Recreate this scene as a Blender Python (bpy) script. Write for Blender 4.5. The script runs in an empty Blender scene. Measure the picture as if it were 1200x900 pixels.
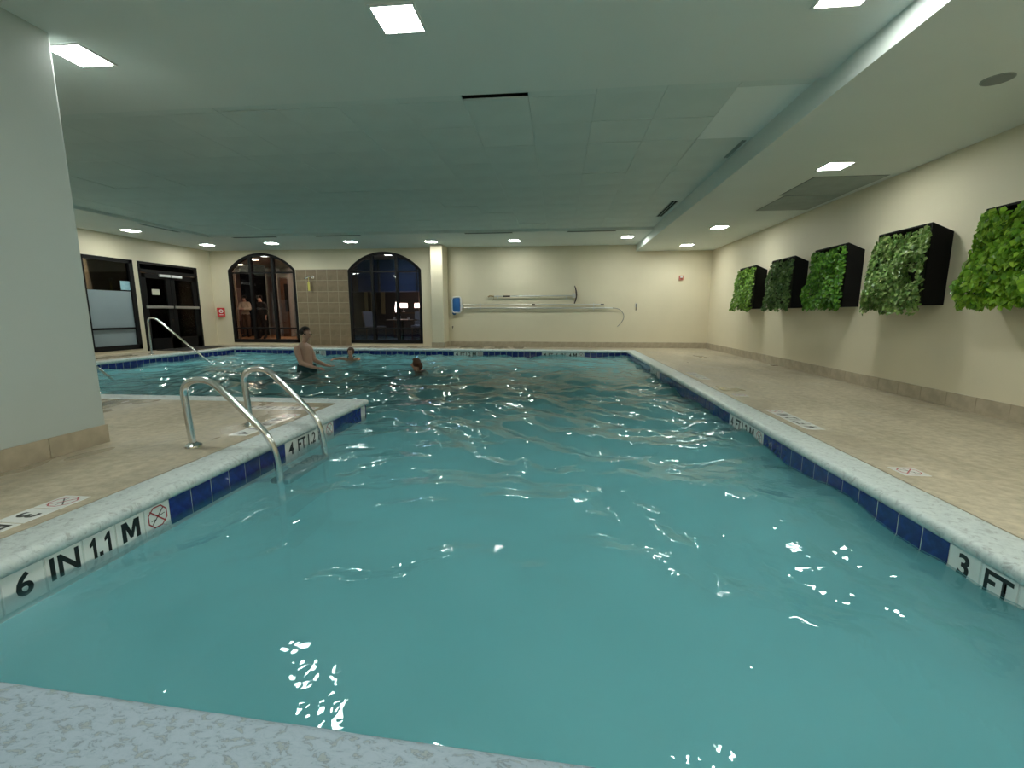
import bpy, bmesh, math, random
import numpy as np
from mathutils import Vector, Matrix
PI = math.pi
SC = bpy.context.scene
C = SC.collection
random.seed(7)

# ---------------------------------------------------------------- camera
CAMZ = 0.9496
cam_d = bpy.data.cameras.new('camera'); cam = bpy.data.objects.new('camera', cam_d); C.objects.link(cam)
cam_d.sensor_fit = 'HORIZONTAL'; cam_d.sensor_width = 36.0; cam_d.lens = 527.55 / 1200 * 36.0
cam_d.clip_start = 0.02; cam_d.clip_end = 200
pitch, yaw = 0.15657, 0.10228
cp, sp, cy, sy = math.cos(pitch), math.sin(pitch), math.cos(yaw), math.sin(yaw)
Fw = Vector((-sy*cp, cy*cp, -sp)); Rt = Vector((cy, sy, 0)); Up = Rt.cross(Fw)
M = Matrix((Rt, Up, -Fw)).transposed().to_4x4(); M.translation = Vector((0, 0, CAMZ))
cam.matrix_world = M
SC.camera = cam
# ---------------------------------------------------------------- world, exposure, light levels
world = bpy.data.worlds.new('world'); SC.world = world; world.use_nodes = True
world.node_tree.nodes['Background'].inputs[0].default_value = (0.10, 0.16, 0.30, 1)
world.node_tree.nodes['Background'].inputs[1].default_value = 0.35
SC.view_settings.view_transform = 'Standard'; SC.view_settings.look = 'None'
SC.view_settings.exposure = 1.36; SC.view_settings.gamma = 1.0; SC.view_settings.use_curve_mapping = False
LAMP = 34.0            # radiance of the ceiling light panels
LAMP_COL = (0.96, 1.0, 0.93, 1)
SC.cycles.max_bounces = 8; SC.cycles.volume_bounces = 4; SC.cycles.diffuse_bounces = 4; SC.cycles.glossy_bounces = 4
SC.cycles.transparent_max_bounces = 16; SC.cycles.transmission_bounces = 6
SC.cycles.sample_clamp_indirect = 6.0; SC.cycles.caustics_reflective = False

# ---------------------------------------------------------------- materials
def new_mat(name):
    m = bpy.data.materials.new(name); m.use_nodes = True
    return m, m.node_tree, m.node_tree.nodes['Principled BSDF']
def mat(name, col, rough=0.6, metal=0.0, spec=0.5, var=0.0, scale=8.0, bump=0.0, bscale=60.0, col2=None, rough2=None,
        detail=4.0, stops=(0.35, 0.65), emit=None, estr=0.0, coat=0.0):
    m, t, b = new_mat(name); N = t.nodes; L = t.links
    b.inputs['Base Color'].default_value = (*col, 1); b.inputs['Roughness'].default_value = rough
    b.inputs['Metallic'].default_value = metal; b.inputs['Specular IOR Level'].default_value = spec
    b.inputs['Coat Weight'].default_value = coat
    tc = N.new('ShaderNodeTexCoord')
    if col2 is None and var > 0: col2 = tuple(max(0, c*(1-var)) for c in col)
    if col2 is not None:
        n = N.new('ShaderNodeTexNoise'); n.inputs['Scale'].default_value = scale; n.inputs['Detail'].default_value = detail
        L.new(tc.outputs['Object'], n.inputs['Vector'])
        r = N.new('ShaderNodeValToRGB'); r.color_ramp.elements[0].position = stops[0]; r.color_ramp.elements[1].position = stops[1]
        r.color_ramp.elements[0].color = (*col, 1); r.color_ramp.elements[1].color = (*col2, 1)
        L.new(n.outputs['Fac'], r.inputs[0]); L.new(r.outputs[0], b.inputs['Base Color'])
        if rough2 is not None:
            mr = N.new('ShaderNodeMapRange'); mr.inputs[1].default_value = stops[0]; mr.inputs[2].default_value = stops[1]
            mr.inputs[3].default_value = rough; mr.inputs[4].default_value = rough2
            L.new(n.outputs['Fac'], mr.inputs[0]); L.new(mr.outputs[0], b.inputs['Roughness'])
    if bump > 0:
        n2 = N.new('ShaderNodeTexNoise'); n2.inputs['Scale'].default_value = bscale; n2.inputs['Detail'].default_value = 3
        L.new(tc.outputs['Object'], n2.inputs['Vector'])
        bp = N.new('ShaderNodeBump'); bp.inputs['Strength'].default_value = bump; bp.inputs['Distance'].default_value = 0.01
        L.new(n2.outputs['Fac'], bp.inputs['Height']); L.new(bp.outputs[0], b.inputs['Normal'])
    if emit:
        b.inputs['Emission Color'].default_value = (*emit, 1); b.inputs['Emission Strength'].default_value = estr
    return m
def glass_mat(name, tint, refl_rough=0.02):
    m = bpy.data.materials.new(name); m.use_nodes = True; t = m.node_tree; t.nodes.clear(); N = t.nodes; L = t.links
    o = N.new('ShaderNodeOutputMaterial'); mx = N.new('ShaderNodeMixShader'); fr = N.new('ShaderNodeFresnel'); fr.inputs[0].default_value = 1.5
    tr = N.new('ShaderNodeBsdfTransparent'); tr.inputs[0].default_value = (*tint, 1)
    g = N.new('ShaderNodeBsdfGlossy'); g.inputs['Roughness'].default_value = refl_rough
    L.new(fr.outputs[0], mx.inputs[0]); L.new(tr.outputs[0], mx.inputs[1]); L.new(g.outputs[0], mx.inputs[2]); L.new(mx.outputs[0], o.inputs[0])
    return m

M_wall = mat('wall_paint', (0.76, 0.69, 0.52), 0.55, bump=0.10, bscale=110, var=0.04, scale=1.5, spec=0.4)
M_pillar = mat('pillar_paint', (0.50, 0.56, 0.54), 0.6, bump=0.08, bscale=110, var=0.03, scale=1.5)
M_ceil = mat('ceiling_paint', (0.74, 0.80, 0.77), 0.7, var=0.05, scale=0.8, bump=0.04, bscale=40)
M_panel = mat('ceiling_tile_white', (0.68, 0.76, 0.73), 0.75, var=0.06, scale=2.0, bump=0.06, bscale=80)
M_panel2 = mat('ceiling_tile_bright', (0.84, 0.90, 0.88), 0.7)
M_panel3 = mat('access_panel_grey', (0.36, 0.42, 0.40), 0.7, var=0.12, scale=5)
M_gap = mat('dark_gap', (0.02, 0.025, 0.025), 0.9)
M_black = mat('black_frame', (0.006, 0.006, 0.0065), 0.5, spec=0.25)
M_blackbox = mat('planter_black', (0.004, 0.004, 0.004), 0.7, spec=.2, bump=0.05)
M_steel = mat('stainless', (0.72, 0.74, 0.75), 0.16, metal=1.0)
M_alu = mat('aluminium', (0.70, 0.70, 0.68), 0.35, metal=0.85)
M_brass = mat('brass', (0.75, 0.6, 0.25), 0.3, metal=0.9)
M_base = mat('baseboard_tile', (0.50, 0.43, 0.32), 0.45, col2=(0.40, 0.34, 0.25), scale=9, bump=0.04)
M_shower = mat('shower_tile', (0.27, 0.20, 0.125), 0.5, col2=(0.20, 0.15, 0.09), scale=5, bump=0.05)
M_grout = mat('grout', (0.42, 0.36, 0.26), 0.9)
M_poolgrout = mat('pool_grout', (0.62, 0.66, 0.64), 0.9)
M_blue = mat('cobalt_tile', (0.010, 0.015, 0.15), 0.10, col2=(0.016, 0.03, 0.24), scale=30, coat=0.3, stops=(.4, .7))
M_white = mat('white_tile', (0.80, 0.82, 0.80), 0.15)
M_ink = mat('black_ink', (0.008, 0.008, 0.008), 0.35)
M_red = mat('red_ink', (0.35, 0.02, 0.03), 0.4)
M_plaster = mat('pool_plaster', (0.62, 0.92, 0.94), 0.8, col2=(0.52, 0.86, 0.90), scale=1.3, stops=(.3, .7))
M_redplastic = mat('red_plastic', (0.55, 0.02, 0.02), 0.35)
M_whiteplastic = mat('white_plastic', (0.75, 0.76, 0.75), 0.4)
M_mat = mat('rubber_mat', (0.02, 0.018, 0.016), 0.9, bump=0.2, bscale=200)
M_diff = mat('light_diffuser', (1, 1, 1), 0.5, emit=LAMP_COL[:3], estr=LAMP)
M_frost = mat('frosted_film', (0.30, 0.37, 0.40), 0.5, var=0.08, scale=1.2)
M_glass = glass_mat('window_glass', (0.80, 0.82, 0.84))
M_paper = mat('paper', (0.62, 0.60, 0.48), 0.8)
M_sticker = mat('blue_sticker', (0.28, 0.52, 0.62), 0.6, col2=(0.4, 0.62, 0.7), scale=20)

# deck: tan textured concrete, wet and glossy in broad blotches
def deck_material():
    m, t, b = new_mat('deck_concrete'); N = t.nodes; L = t.links
    g = N.new('ShaderNodeNewGeometry')
    def noise(s, d, off=0.0, st=(1, 1, 1)):
        mp = N.new('ShaderNodeMapping'); mp.inputs['Location'].default_value = (off, off*1.7, 0); mp.inputs['Scale'].default_value = st
        L.new(g.outputs['Position'], mp.inputs[0])
        n = N.new('ShaderNodeTexNoise'); n.inputs['Scale'].default_value = s; n.inputs['Detail'].default_value = d
        n.inputs['Roughness'].default_value = 0.62
        L.new(mp.outputs[0], n.inputs['Vector']); return n
    n1 = noise(1.1, 7, 3.0, (1, .55, 1)); n2 = noise(16, 6, 1.0); wet = noise(0.9, 3, 8.3, (1.2, .5, 1))
    r = N.new('ShaderNodeValToRGB'); r.color_ramp.elements[0].position = .34; r.color_ramp.elements[1].position = .68
    r.color_ramp.elements[0].color = (0.40, 0.345, 0.245, 1); r.color_ramp.elements[1].color = (0.56, 0.49, 0.365, 1)
    L.new(n1.outputs[0], r.inputs[0])
    r2 = N.new('ShaderNodeValToRGB'); r2.color_ramp.elements[0].position = .3; r2.color_ramp.elements[1].position = .7
    r2.color_ramp.elements[0].color = (0.72, 0.72, 0.72, 1); r2.color_ramp.elements[1].color = (1.12, 1.12, 1.12, 1)
    L.new(n2.outputs[0], r2.inputs[0])
    mx = N.new('ShaderNodeMix'); mx.data_type = 'RGBA'; mx.blend_type = 'MULTIPLY'; mx.inputs[0].default_value = 1
    L.new(r.outputs[0], mx.inputs[6]); L.new(r2.outputs[0], mx.inputs[7]); 
    wr = N.new('ShaderNodeMapRange'); wr.inputs[1].default_value = .50; wr.inputs[2].default_value = .70; wr.inputs[3].default_value = 0.62; wr.inputs[4].default_value = 0.12
    # the spur of deck between the two arms of the pool is the wet one
    sx = N.new('ShaderNodeSeparateXYZ'); L.new(g.outputs['Position'], sx.inputs[0])
    ms = N.new('ShaderNodeMapRange'); ms.inputs[1].default_value = -2.0; ms.inputs[2].default_value = 1.5; ms.inputs[3].default_value = 1; ms.inputs[4].default_value = 0
    L.new(sx.outputs[0], ms.inputs[0])
    ad = N.new('ShaderNodeMath'); ad.operation = 'MULTIPLY_ADD'; ad.inputs[1].default_value = 0.09; L.new(ms.outputs[0], ad.inputs[0]); 
    sb = N.new('ShaderNodeMath'); sb.operation = 'SUBTRACT'; sb.inputs[1].default_value = 0.02; L.new(wet.outputs[0], sb.inputs[0]); L.new(sb.outputs[0], ad.inputs[2])
    L.new(ad.outputs[0], wr.inputs[0]); L.new(wr.outputs[0], b.inputs['Roughness'])
    dk = N.new('ShaderNodeMapRange'); dk.inputs[1].default_value = .46; dk.inputs[2].default_value = .68; dk.inputs[3].default_value = 1.0; dk.inputs[4].default_value = 0.80
    L.new(ad.outputs[0], dk.inputs[0])
    m3 = N.new('ShaderNodeVectorMath'); m3.operation = 'SCALE'; L.new(mx.outputs[2], m3.inputs[0]); L.new(dk.outputs[0], m3.inputs['Scale'])
    L.new(m3.outputs[0], b.inputs['Base Color'])
    bp = N.new('ShaderNodeBump'); bp.inputs['Strength'].default_value = 0.35; bp.inputs['Distance'].default_value = 0.006
    nb = noise(38, 5, 2.0); L.new(nb.outputs[0], bp.inputs['Height']); L.new(bp.outputs[0], b.inputs['Normal'])
    return m
M_deck = deck_material()
def coping_material():
    m, t, b = new_mat('coping_paint'); N = t.nodes; L = t.links
    g = N.new('ShaderNodeNewGeometry')
    n = N.new('ShaderNodeTexNoise'); n.inputs['Scale'].default_value = 26; n.inputs['Detail'].default_value = 8; n.inputs['Roughness'].default_value = .7
    n.inputs['Distortion'].default_value = 0.8
    L.new(g.outputs['Position'], n.inputs['Vector'])
    r = N.new('ShaderNodeValToRGB'); e = r.color_ramp.elements; e[0].position = .36; e[0].color = (.37, .41, .41, 1); e[1].position = .62; e[1].color = (.62, .69, .68, 1)
    x = e.new(.46); x.color = (.54, .61, .61, 1)
    L.new(n.outputs[0], r.inputs[0]); L.new(r.outputs[0], b.inputs['Base Color'])
    b.inputs['Roughness'].default_value = .42
    bp = N.new('ShaderNodeBump'); bp.inputs['Strength'].default_value = .5; bp.inputs['Distance'].default_value = .004
    L.new(n.outputs[0], bp.inputs['Height']); L.new(bp.outputs[0], b.inputs['Normal'])
    return m
M_coping = coping_material()
def coping_flaked():
    m, t, b = new_mat('coping_flaked_paint'); N = t.nodes; L = t.links
    g = N.new('ShaderNodeNewGeometry')
    mp = N.new('ShaderNodeMapping'); mp.inputs['Rotation'].default_value = (0, 0, .6); mp.inputs['Scale'].default_value = (1, 1.9, 1); L.new(g.outputs['Position'], mp.inputs[0])
    n = N.new('ShaderNodeTexNoise'); n.inputs['Scale'].default_value = 30; n.inputs['Detail'].default_value = 9; n.inputs['Roughness'].default_value = .66
    n.inputs['Distortion'].default_value = 0.6; L.new(mp.outputs[0], n.inputs['Vector'])
    r = N.new('ShaderNodeValToRGB'); e = r.color_ramp.elements; e[0].position = .0; e[0].color = (.25, .29, .30, 1); e[1].position = 1; e[1].color = (.36, .46, .55, 1)
    for q, c in ((.40, (.30, .36, .38, 1)), (.425, (.16, .21, .25, 1)), (.45, (.30, .39, .47, 1)), (.55, (.34, .43, .51, 1))):
        x = e.new(q); x.color = c
    L.new(n.outputs[0], r.inputs[0]); L.new(r.outputs[0], b.inputs['Base Color']); b.inputs['Roughness'].default_value = .45
    bp = N.new('ShaderNodeBump'); bp.inputs['Strength'].default_value = .5; bp.inputs['Distance'].default_value = .004
    L.new(n.outputs[0], bp.inputs['Height']); L.new(bp.outputs[0], b.inputs['Normal'])
    return m
M_coping2 = coping_flaked(); M_tread = mat('tread_dark', (.10, .13, .14), .6)
def water_material():
    m = bpy.data.materials.new('pool_water'); m.use_nodes = True; t = m.node_tree; t.nodes.clear(); N = t.nodes; L = t.links
    o = N.new('ShaderNodeOutputMaterial')
    g = N.new('ShaderNodeNewGeometry')
    n = N.new('ShaderNodeTexNoise'); n.inputs['Scale'].default_value = 9; n.inputs['Detail'].default_value = 2; L.new(g.outputs['Position'], n.inputs['Vector'])
    bp = N.new('ShaderNodeBump'); bp.inputs['Strength'].default_value = .30; bp.inputs['Distance'].default_value = .02; L.new(n.outputs['Fac'], bp.inputs['Height'])
    fr = N.new('ShaderNodeFresnel'); fr.inputs[0].default_value = 1.33; L.new(bp.outputs[0], fr.inputs['Normal'])
    gl = N.new('ShaderNodeBsdfGlossy'); gl.inputs['Roughness'].default_value = .015; L.new(bp.outputs[0], gl.inputs['Normal'])
    tr = N.new('ShaderNodeBsdfTransparent'); tr.inputs[0].default_value = (1, 1, 1, 1)
    m2 = N.new('ShaderNodeMixShader'); L.new(fr.outputs[0], m2.inputs[0]); L.new(tr.outputs[0], m2.inputs[1]); L.new(gl.outputs[0], m2.inputs[2])
    L.new(m2.outputs[0], o.inputs[0])
    # milky pool water: pale scattering plus absorption of the red
    vs = N.new('ShaderNodeVolumeScatter'); vs.inputs['Color'].default_value = (.46, .925, 1.0, 1); vs.inputs['Density'].default_value = WDENS; vs.inputs['Anisotropy'].default_value = .0
    va = N.new('ShaderNodeVolumeAbsorption'); va.inputs['Color'].default_value = (.0, .90, 1.0, 1); va.inputs['Density'].default_value = WABS
    ad = N.new('ShaderNodeAddShader'); L.new(vs.outputs[0], ad.inputs[0]); L.new(va.outputs[0], ad.inputs[1]); L.new(ad.outputs[0], o.inputs[1])
    return m
WDENS, WABS = 1.9, .75
M_water = water_material()

# ---------------------------------------------------------------- helpers
W = {}
class MB:
    def __init__(s): s.v = []; s.f = []; s.mi = []; s.m = 0
    def add(s, vs, fs):
        k = len(s.v); s.v += [tuple(v) for v in vs]; s.f += [tuple(i+k for i in f) for f in fs]; s.mi += [s.m]*len(fs); return s
    def box(s, x0, x1, y0, y1, z0, z1):
        return s.add([(x, y, z) for z in (z0, z1) for y in (y0, y1) for x in (x0, x1)],
                     [(0, 2, 3, 1), (4, 5, 7, 6), (0, 1, 5, 4), (1, 3, 7, 5), (3, 2, 6, 7), (2, 0, 4, 6)])
    def hexa(s, p):
        return s.add(p, [(0, 2, 3, 1), (4, 5, 7, 6), (0, 1, 5, 4), (1, 3, 7, 5), (3, 2, 6, 7), (2, 0, 4, 6)])
    def prism(s, poly, d):
        n = len(poly); d = Vector(d); P = [Vector(p) for p in poly]
        return s.add(P+[p+d for p in P], [tuple(range(n))[::-1], tuple(range(n, 2*n))]+[(i, (i+1) % n, (i+1) % n+n, i+n) for i in range(n)])
    def tube(s, pts, r, seg=10, caps=True):
        P = [Vector(p) for p in pts]; n = len(P); R = r if isinstance(r, (list, tuple)) else [r]*n
        T = [(P[min(i+1, n-1)]-P[max(i-1, 0)]).normalized() for i in range(n)]
        a = Vector((0, 0, 1)) if abs(T[0].z) < .9 else Vector((1, 0, 0))
        nrm = (a-T[0]*a.dot(T[0])).normalized(); vs = []
        for i in range(n):
            nrm = (nrm-T[i]*nrm.dot(T[i])).normalized(); b = T[i].cross(nrm)
            for k in range(seg):
                t = 2*PI*k/seg; vs.append(P[i]+R[i]*(math.cos(t)*nrm+math.sin(t)*b))
        fs = [(i*seg+k, i*seg+(k+1) % seg, (i+1)*seg+(k+1) % seg, (i+1)*seg+k) for i in range(n-1) for k in range(seg)]
        if caps: fs += [tuple(range(seg))[::-1], tuple(range((n-1)*seg, n*seg))]
        return s.add(vs, fs)
    def disc(s, c, r, h, axis='z', seg=20):
        c = Vector(c); d = {'x': Vector((1, 0, 0)), 'y': Vector((0, 1, 0)), 'z': Vector((0, 0, 1))}[axis]
        return s.tube([c, c+d*h], r, seg)
    def ellipsoid(s, c, r, seg=14, rings=9, cut=None):
        vs = []; fs = []
        for i in range(rings+1):
            th = PI*i/rings
            for k in range(seg):
                ph = 2*PI*k/seg; vs.append((c[0]+r[0]*math.sin(th)*math.cos(ph), c[1]+r[1]*math.sin(th)*math.sin(ph), c[2]+r[2]*math.cos(th)))
        for i in range(rings):
            for k in range(seg):
                f = (i*seg+k, (i+1)*seg+k, (i+1)*seg+(k+1) % seg, i*seg+(k+1) % seg)
                if cut:
                    q = [sum(vs[j][a] for j in f)/4-c[a] for a in range(3)]
                    if cut(q): continue
                fs.append(f)
        return s.add(vs, fs)
    def lathe(s, prof, c, seg=20):
        vs = [(c[0]+r*math.cos(2*PI*k/seg), c[1]+r*math.sin(2*PI*k/seg), c[2]+z) for r, z in prof for k in range(seg)]
        n = len(prof)
        return s.add(vs, [(i*seg+k, i*seg+(k+1) % seg, (i+1)*seg+(k+1) % seg, (i+1)*seg+k) for i in range(n-1) for k in range(seg)])
    def mesh(s, name, mats, origin=(0, 0, 0), smooth=False, bevel=0, weld=False):
        me = bpy.data.meshes.new(name); o = Vector(origin)
        me.from_pydata([Vector(v)-o for v in s.v], [], s.f)
        if not isinstance(mats, (list, tuple)): mats = [mats]
        for q in mats: me.materials.append(q)
        if any(s.mi): me.polygons.foreach_set('material_index', s.mi)
        bm = bmesh.new(); bm.from_mesh(me)
        if weld: bmesh.ops.remove_doubles(bm, verts=bm.verts, dist=1e-5)
        bmesh.ops.recalc_face_normals(bm, faces=bm.faces)
        if bevel: bmesh.ops.bevel(bm, geom=bm.edges[:], offset=bevel, segments=1, affect='EDGES', clamp_overlap=True)
        bm.to_mesh(me); bm.free()
        if smooth:
            me.shade_smooth()
            try: me.set_sharp_from_angle(angle=0.7)
            except Exception: pass
        return me
    def build(s, name, mats, parent=None, origin=None, smooth=False, bevel=0, weld=False):
        if origin is None: origin = W[parent.name] if parent else Vector((0, 0, 0))
        return link(name, s.mesh(name, mats, origin, smooth, bevel, weld), parent, origin)
def link(name, me, parent, origin):
    o = bpy.data.objects.new(name, me); C.objects.link(o); origin = Vector(origin)
    if parent: o.parent = parent; o.location = origin-W[parent.name]
    else: o.location = origin
    W[o.name] = origin
    return o
def tag(o, label=None, cat=None, group=None, kind=None):
    for k, v in (('label', label), ('category', cat), ('group', group), ('kind', kind)):
        if v: o[k] = v
    return o
def empty(name, loc, label=None, cat=None, group=None, kind=None):
    o = bpy.data.objects.new(name, None); C.objects.link(o); o.location = loc; o.empty_display_size = .1
    W[o.name] = Vector(loc); tag(o, label, cat, group, kind); return o
def copy_tree(o, parent=None, loc=None, label=None):
    c = o.copy(); C.objects.link(c)
    if parent: c.parent = parent
    if loc is not None: c.location = loc
    if label: c['label'] = label
    W[c.name] = Vector(c.location)
    for ch in list(o.children): copy_tree(ch, c)
    return c
def struct(name, mb, m, **k):
    o = mb.build(name, m, **k); o['kind'] = 'structure'; return o

# ---------------------------------------------------------------- plan (metres; deck top z = 0)
XR, XL, YF, YB, XFL, YI = 1.752, -2.12, .875, 11.68, -8.98, 4.715     # pool faces
CW = .226                                                              # coping width
WX, WY, LX = 4.004, 12.713, -10.275                                    # right, back, left wall
ZB, ZT, ZSOF, XSOF = 2.747, 2.80, 2.578, 2.03                          # ceiling heights, soffit edge
WATER = -.160
POOL = [(XR, .742), (XR, YB), (XFL, YB), (XFL, YI), (XL, YI), (XL, .918)]   # counter-clockwise
def offset_poly(poly, d):
    out = []; n = len(poly)
    for i in range(n):
        p0, p1, p2 = Vector(poly[i-1]), Vector(poly[i]), Vector(poly[(i+1) % n])
        e1 = (p1-p0).normalized(); e2 = (p2-p1).normalized()
        n1 = Vector((e1.y, -e1.x)); n2 = Vector((e2.y, -e2.x))
        b = (n1+n2); b = b/b.dot(n1) if b.length > 1e-6 else n1
        out.append(p1+b*d)
    return out

# ---- floor
fl = MB(); o = offset_poly(POOL, CW+.003)
x0, x1, y0, y1 = LX-.25, WX+.2, -2.7, WY+.05
fl.box(o[0].x, x1, y0, y1, -.3, 0)
fl.box(x0, o[0].x, o[1].y, y1, -.3, 0)
fl.box(x0, o[2].x, y0, o[1].y, -.3, 0)
fl.box(o[2].x, o[4].x, y0, o[3].y, -.3, 0)
fl.prism([(o[4].x, y0, -.3), (o[0].x, y0, -.3), (o[0].x, o[0].y, -.3), (o[5].x, o[5].y, -.3)], (0, 0, .3))
floor = struct('floor', fl, M_deck)
tag(floor, 'tan textured concrete pool deck with damp patches')
# ---- pool: walls, floor, coping, water
pool = empty('pool', (0, 0, 0), 'L-shaped indoor swimming pool with pale coping and cobalt tile waterline', kind='structure')
pb = MB()
out = offset_poly(POOL, .15)
n = len(POOL)
ZF = -1.12
for i in range(n):
    a, b, c, d = POOL[i], POOL[(i+1) % n], out[(i+1) % n], out[i]
    pb.hexa([(a[0], a[1], ZF-.1), (b[0], b[1], ZF-.1), (d[0], d[1], ZF-.1), (c[0], c[1], ZF-.1), (a[0], a[1], -.235), (b[0], b[1], -.235), (d[0], d[1], -.235), (c[0], c[1], -.235)])
back = offset_poly(POOL, .0035); pb.m = 1
for i in range(n):
    a, b, c, d = back[i], back[(i+1) % n], out[(i+1) % n], out[i]
    pb.hexa([(a[0], a[1], -.235), (b[0], b[1], -.235), (d[0], d[1], -.235), (c[0], c[1], -.235), (a[0], a[1], -.05), (b[0], b[1], -.05), (d[0], d[1], -.05), (c[0], c[1], -.05)])
pb.m = 0; pb.box(XFL-.1, XR+.1, YI-.1, YB+.1, ZF-.1, ZF); pb.box(XL-.1, XR+.1, YF-.2, YI-.1, ZF-.1, ZF)
pb.build('pool_basin', [M_plaster, M_poolgrout], pool)
# coping: rounded nose profile swept around the pool; the front run has flaking blue-grey paint
prof = [(.012, -.062), (-.006, -.060), (-.017, -.052), (-.023, -.040), (-.024, -.026), (-.020, -.012), (-.010, -.002), (.002, .003), (.03, .003), (.12, .0), (CW-.006, 0), (CW, -.004), (CW, -.12), (.012, -.12)]
rings = [offset_poly(POOL, d) for d, z in prof]
for run, (segs, m, nm) in enumerate((([0, 1, 2, 3, 4], M_coping, 'coping'), ([5], M_coping2, 'coping'))):
    cb = MB()
    for i in segs:
        j = (i+1) % n; L = (Vector(POOL[j])-Vector(POOL[i])).length; S = max(2, int(L/.12)); vs = []
        for s_ in range(S+1):
            t = s_/S
            for (d, z), r in zip(prof, rings):
                q = r[i].lerp(r[j], t); w = .0012*math.sin(31*q.x+7*q.y)*math.sin(17*q.y)
                vs.append((q.x, q.y, z+(w if z > -.03 and 0 < s_ < S else 0)))
        K = len(prof)
        cb.add(vs, [(a*K+k, a*K+(k+1) % K, (a+1)*K+(k+1) % K, (a+1)*K+k) for a in range(S) for k in range(K)])
    c = cb.build(nm, m, pool, smooth=True, weld=True)
    tag(c, ('pale grey-green bullnose concrete coping', 'blue-grey coping with flaking paint at the near edge')[run])
# drain on the pool floor and entry steps
MB().lathe([(.0, .02), (.085, .02), (.1, 0)], (-.1, 1.75, ZF+.001), 24).build('drain', M_poolgrout, pool, smooth=True)
st = MB()
for i in range(3): st.box(XFL+.01, XFL+.3*(3-i), 7.0, 9.8, ZF, ZF+.27*(i+1))
tag(st.build('entry_step', M_plaster, pool), kind='stuff')

# water surface: real waves, calm near the camera, choppy towards the swimmers
rng = np.random.default_rng(11)
step = .03
gx = np.arange(XFL-.01, XR+.012, step); gy = np.arange(.66, YB+.012, step)
X, Y = np.meshgrid(gx, gy)
H = np.zeros_like(X)
far = np.clip((Y-1.2)/3.5, 0, 1)
warpx = X+.25*np.sin(1.1*Y+.7)+.12*np.sin(2.3*X+1.9*Y); warpy = Y+.22*np.sin(1.3*X+.4)+.1*np.sin(2.1*Y-1.7*X)
for lam, slope, cnt in ((1.9, .014, 4), (1.1, .020, 6), (.62, .026, 8), (.36, .026, 10), (.21, .020, 12), (.13, .012, 10)):
    for i in range(cnt):
        th = rng.uniform(0, 2*PI); l = lam*rng.uniform(.8, 1.25); k = 2*PI/l; ph = rng.uniform(0, 2*PI)
        amp = slope/k*math.sqrt(2.0/cnt)*3.1
        fac = (.95+.25*far) if lam > .8 else (.55+.75*far if lam > .3 else .42+1.35*far)
        H += amp*fac*np.sin(k*(math.cos(th)*warpx+math.sin(th)*warpy)+ph)
for (cx_, cy_) in ((-4.5, 8.0), (-4.97, 10.3), (-2.75, 8.45)):
    R_ = np.hypot(X-cx_, Y-cy_); H += .008*np.cos(2*PI*R_/.28)*np.exp(-R_/1.0)
ny_, nx_ = X.shape
idx = np.arange(nx_*ny_).reshape(ny_, nx_)
xc = (X[:-1, :-1]+X[1:, 1:])/2; yc = (Y[:-1, :-1]+Y[1:, 1:])/2
keep = ~((xc < XL-.02) & (yc < YI-.02)) & (yc > .69)
q = np.stack([idx[:-1, :-1], idx[:-1, 1:], idx[1:, 1:], idx[1:, :-1]], -1)[keep]
used = np.unique(q); rem = -np.ones(nx_*ny_, int); rem[used] = np.arange(len(used)); q = rem[q]
co = np.stack([X.ravel(), Y.ravel(), WATER+H.ravel()], -1)[used]
# close the body of water: skirts down its border, then a bottom just under the pool floor
e_ = np.concatenate([q[:, [0, 1]], q[:, [1, 2]], q[:, [2, 3]], q[:, [3, 0]]])
eset = set(map(tuple, e_.tolist())); border = [(a, b) for a, b in eset if (b, a) not in eset]
nt = len(co); co2 = co.copy(); co2[:, 2] = ZF-.03; co = np.concatenate([co, co2])
skirt = np.array([(b, a, a+nt, b+nt) for a, b in border]); q = np.concatenate([q, skirt, (q+nt)[:, ::-1]])
me = bpy.data.meshes.new('pool_water'); me.vertices.add(len(co)); me.vertices.foreach_set('co', co.ravel())
me.loops.add(q.size); me.loops.foreach_set('vertex_index', q.ravel().astype(np.int32))
me.polygons.add(len(q)); me.polygons.foreach_set('loop_start', np.arange(0, q.size, 4, dtype=np.int32)); me.polygons.foreach_set('loop_total', np.full(len(q), 4, dtype=np.int32))
me.update(calc_edges=True); me.validate(); me.materials.append(M_water); me.shade_smooth()
wat = link('pool_water', me, None, (0, 0, 0)); tag(wat, 'rippling milky turquoise water filling the pool', 'water', kind='stuff')

# ---- lettering
def text_mesh(s, h, wide):
    """black bold lettering as a flat mesh centred on the origin in XY, height h, at most `wide` wide"""
    cu = bpy.data.curves.new('lettering', 'FONT'); cu.body = s; cu.size = 1; cu.offset = .016 if s == 'M' else .026; cu.extrude = .0; cu.align_x = 'CENTER'; cu.resolution_u = 3
    ob = bpy.data.objects.new('lettering', cu); C.objects.link(ob); bpy.context.view_layer.update()
    me_ = bpy.data.meshes.new_from_object(ob.evaluated_get(bpy.context.evaluated_depsgraph_get())); bpy.data.objects.remove(ob); bpy.data.curves.remove(cu)
    v = np.array([p.co[:] for p in me_.vertices]); lo, hi = v.min(0), v.max(0)
    if s == '.': return me_
    sy_ = h/(hi[1]-lo[1]); sx_ = min(sy_*1.0, wide/(hi[0]-lo[0]))
    for p in me_.vertices: p.co = ((p.co.x-(lo[0]+hi[0])/2)*sx_, (p.co.y-(lo[1]+hi[1])/2)*sy_, 0)
    me_.name = 'lettering'; me_.materials.clear(); me_.materials.append(M_ink)
    return me_
TXT = {}
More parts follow.
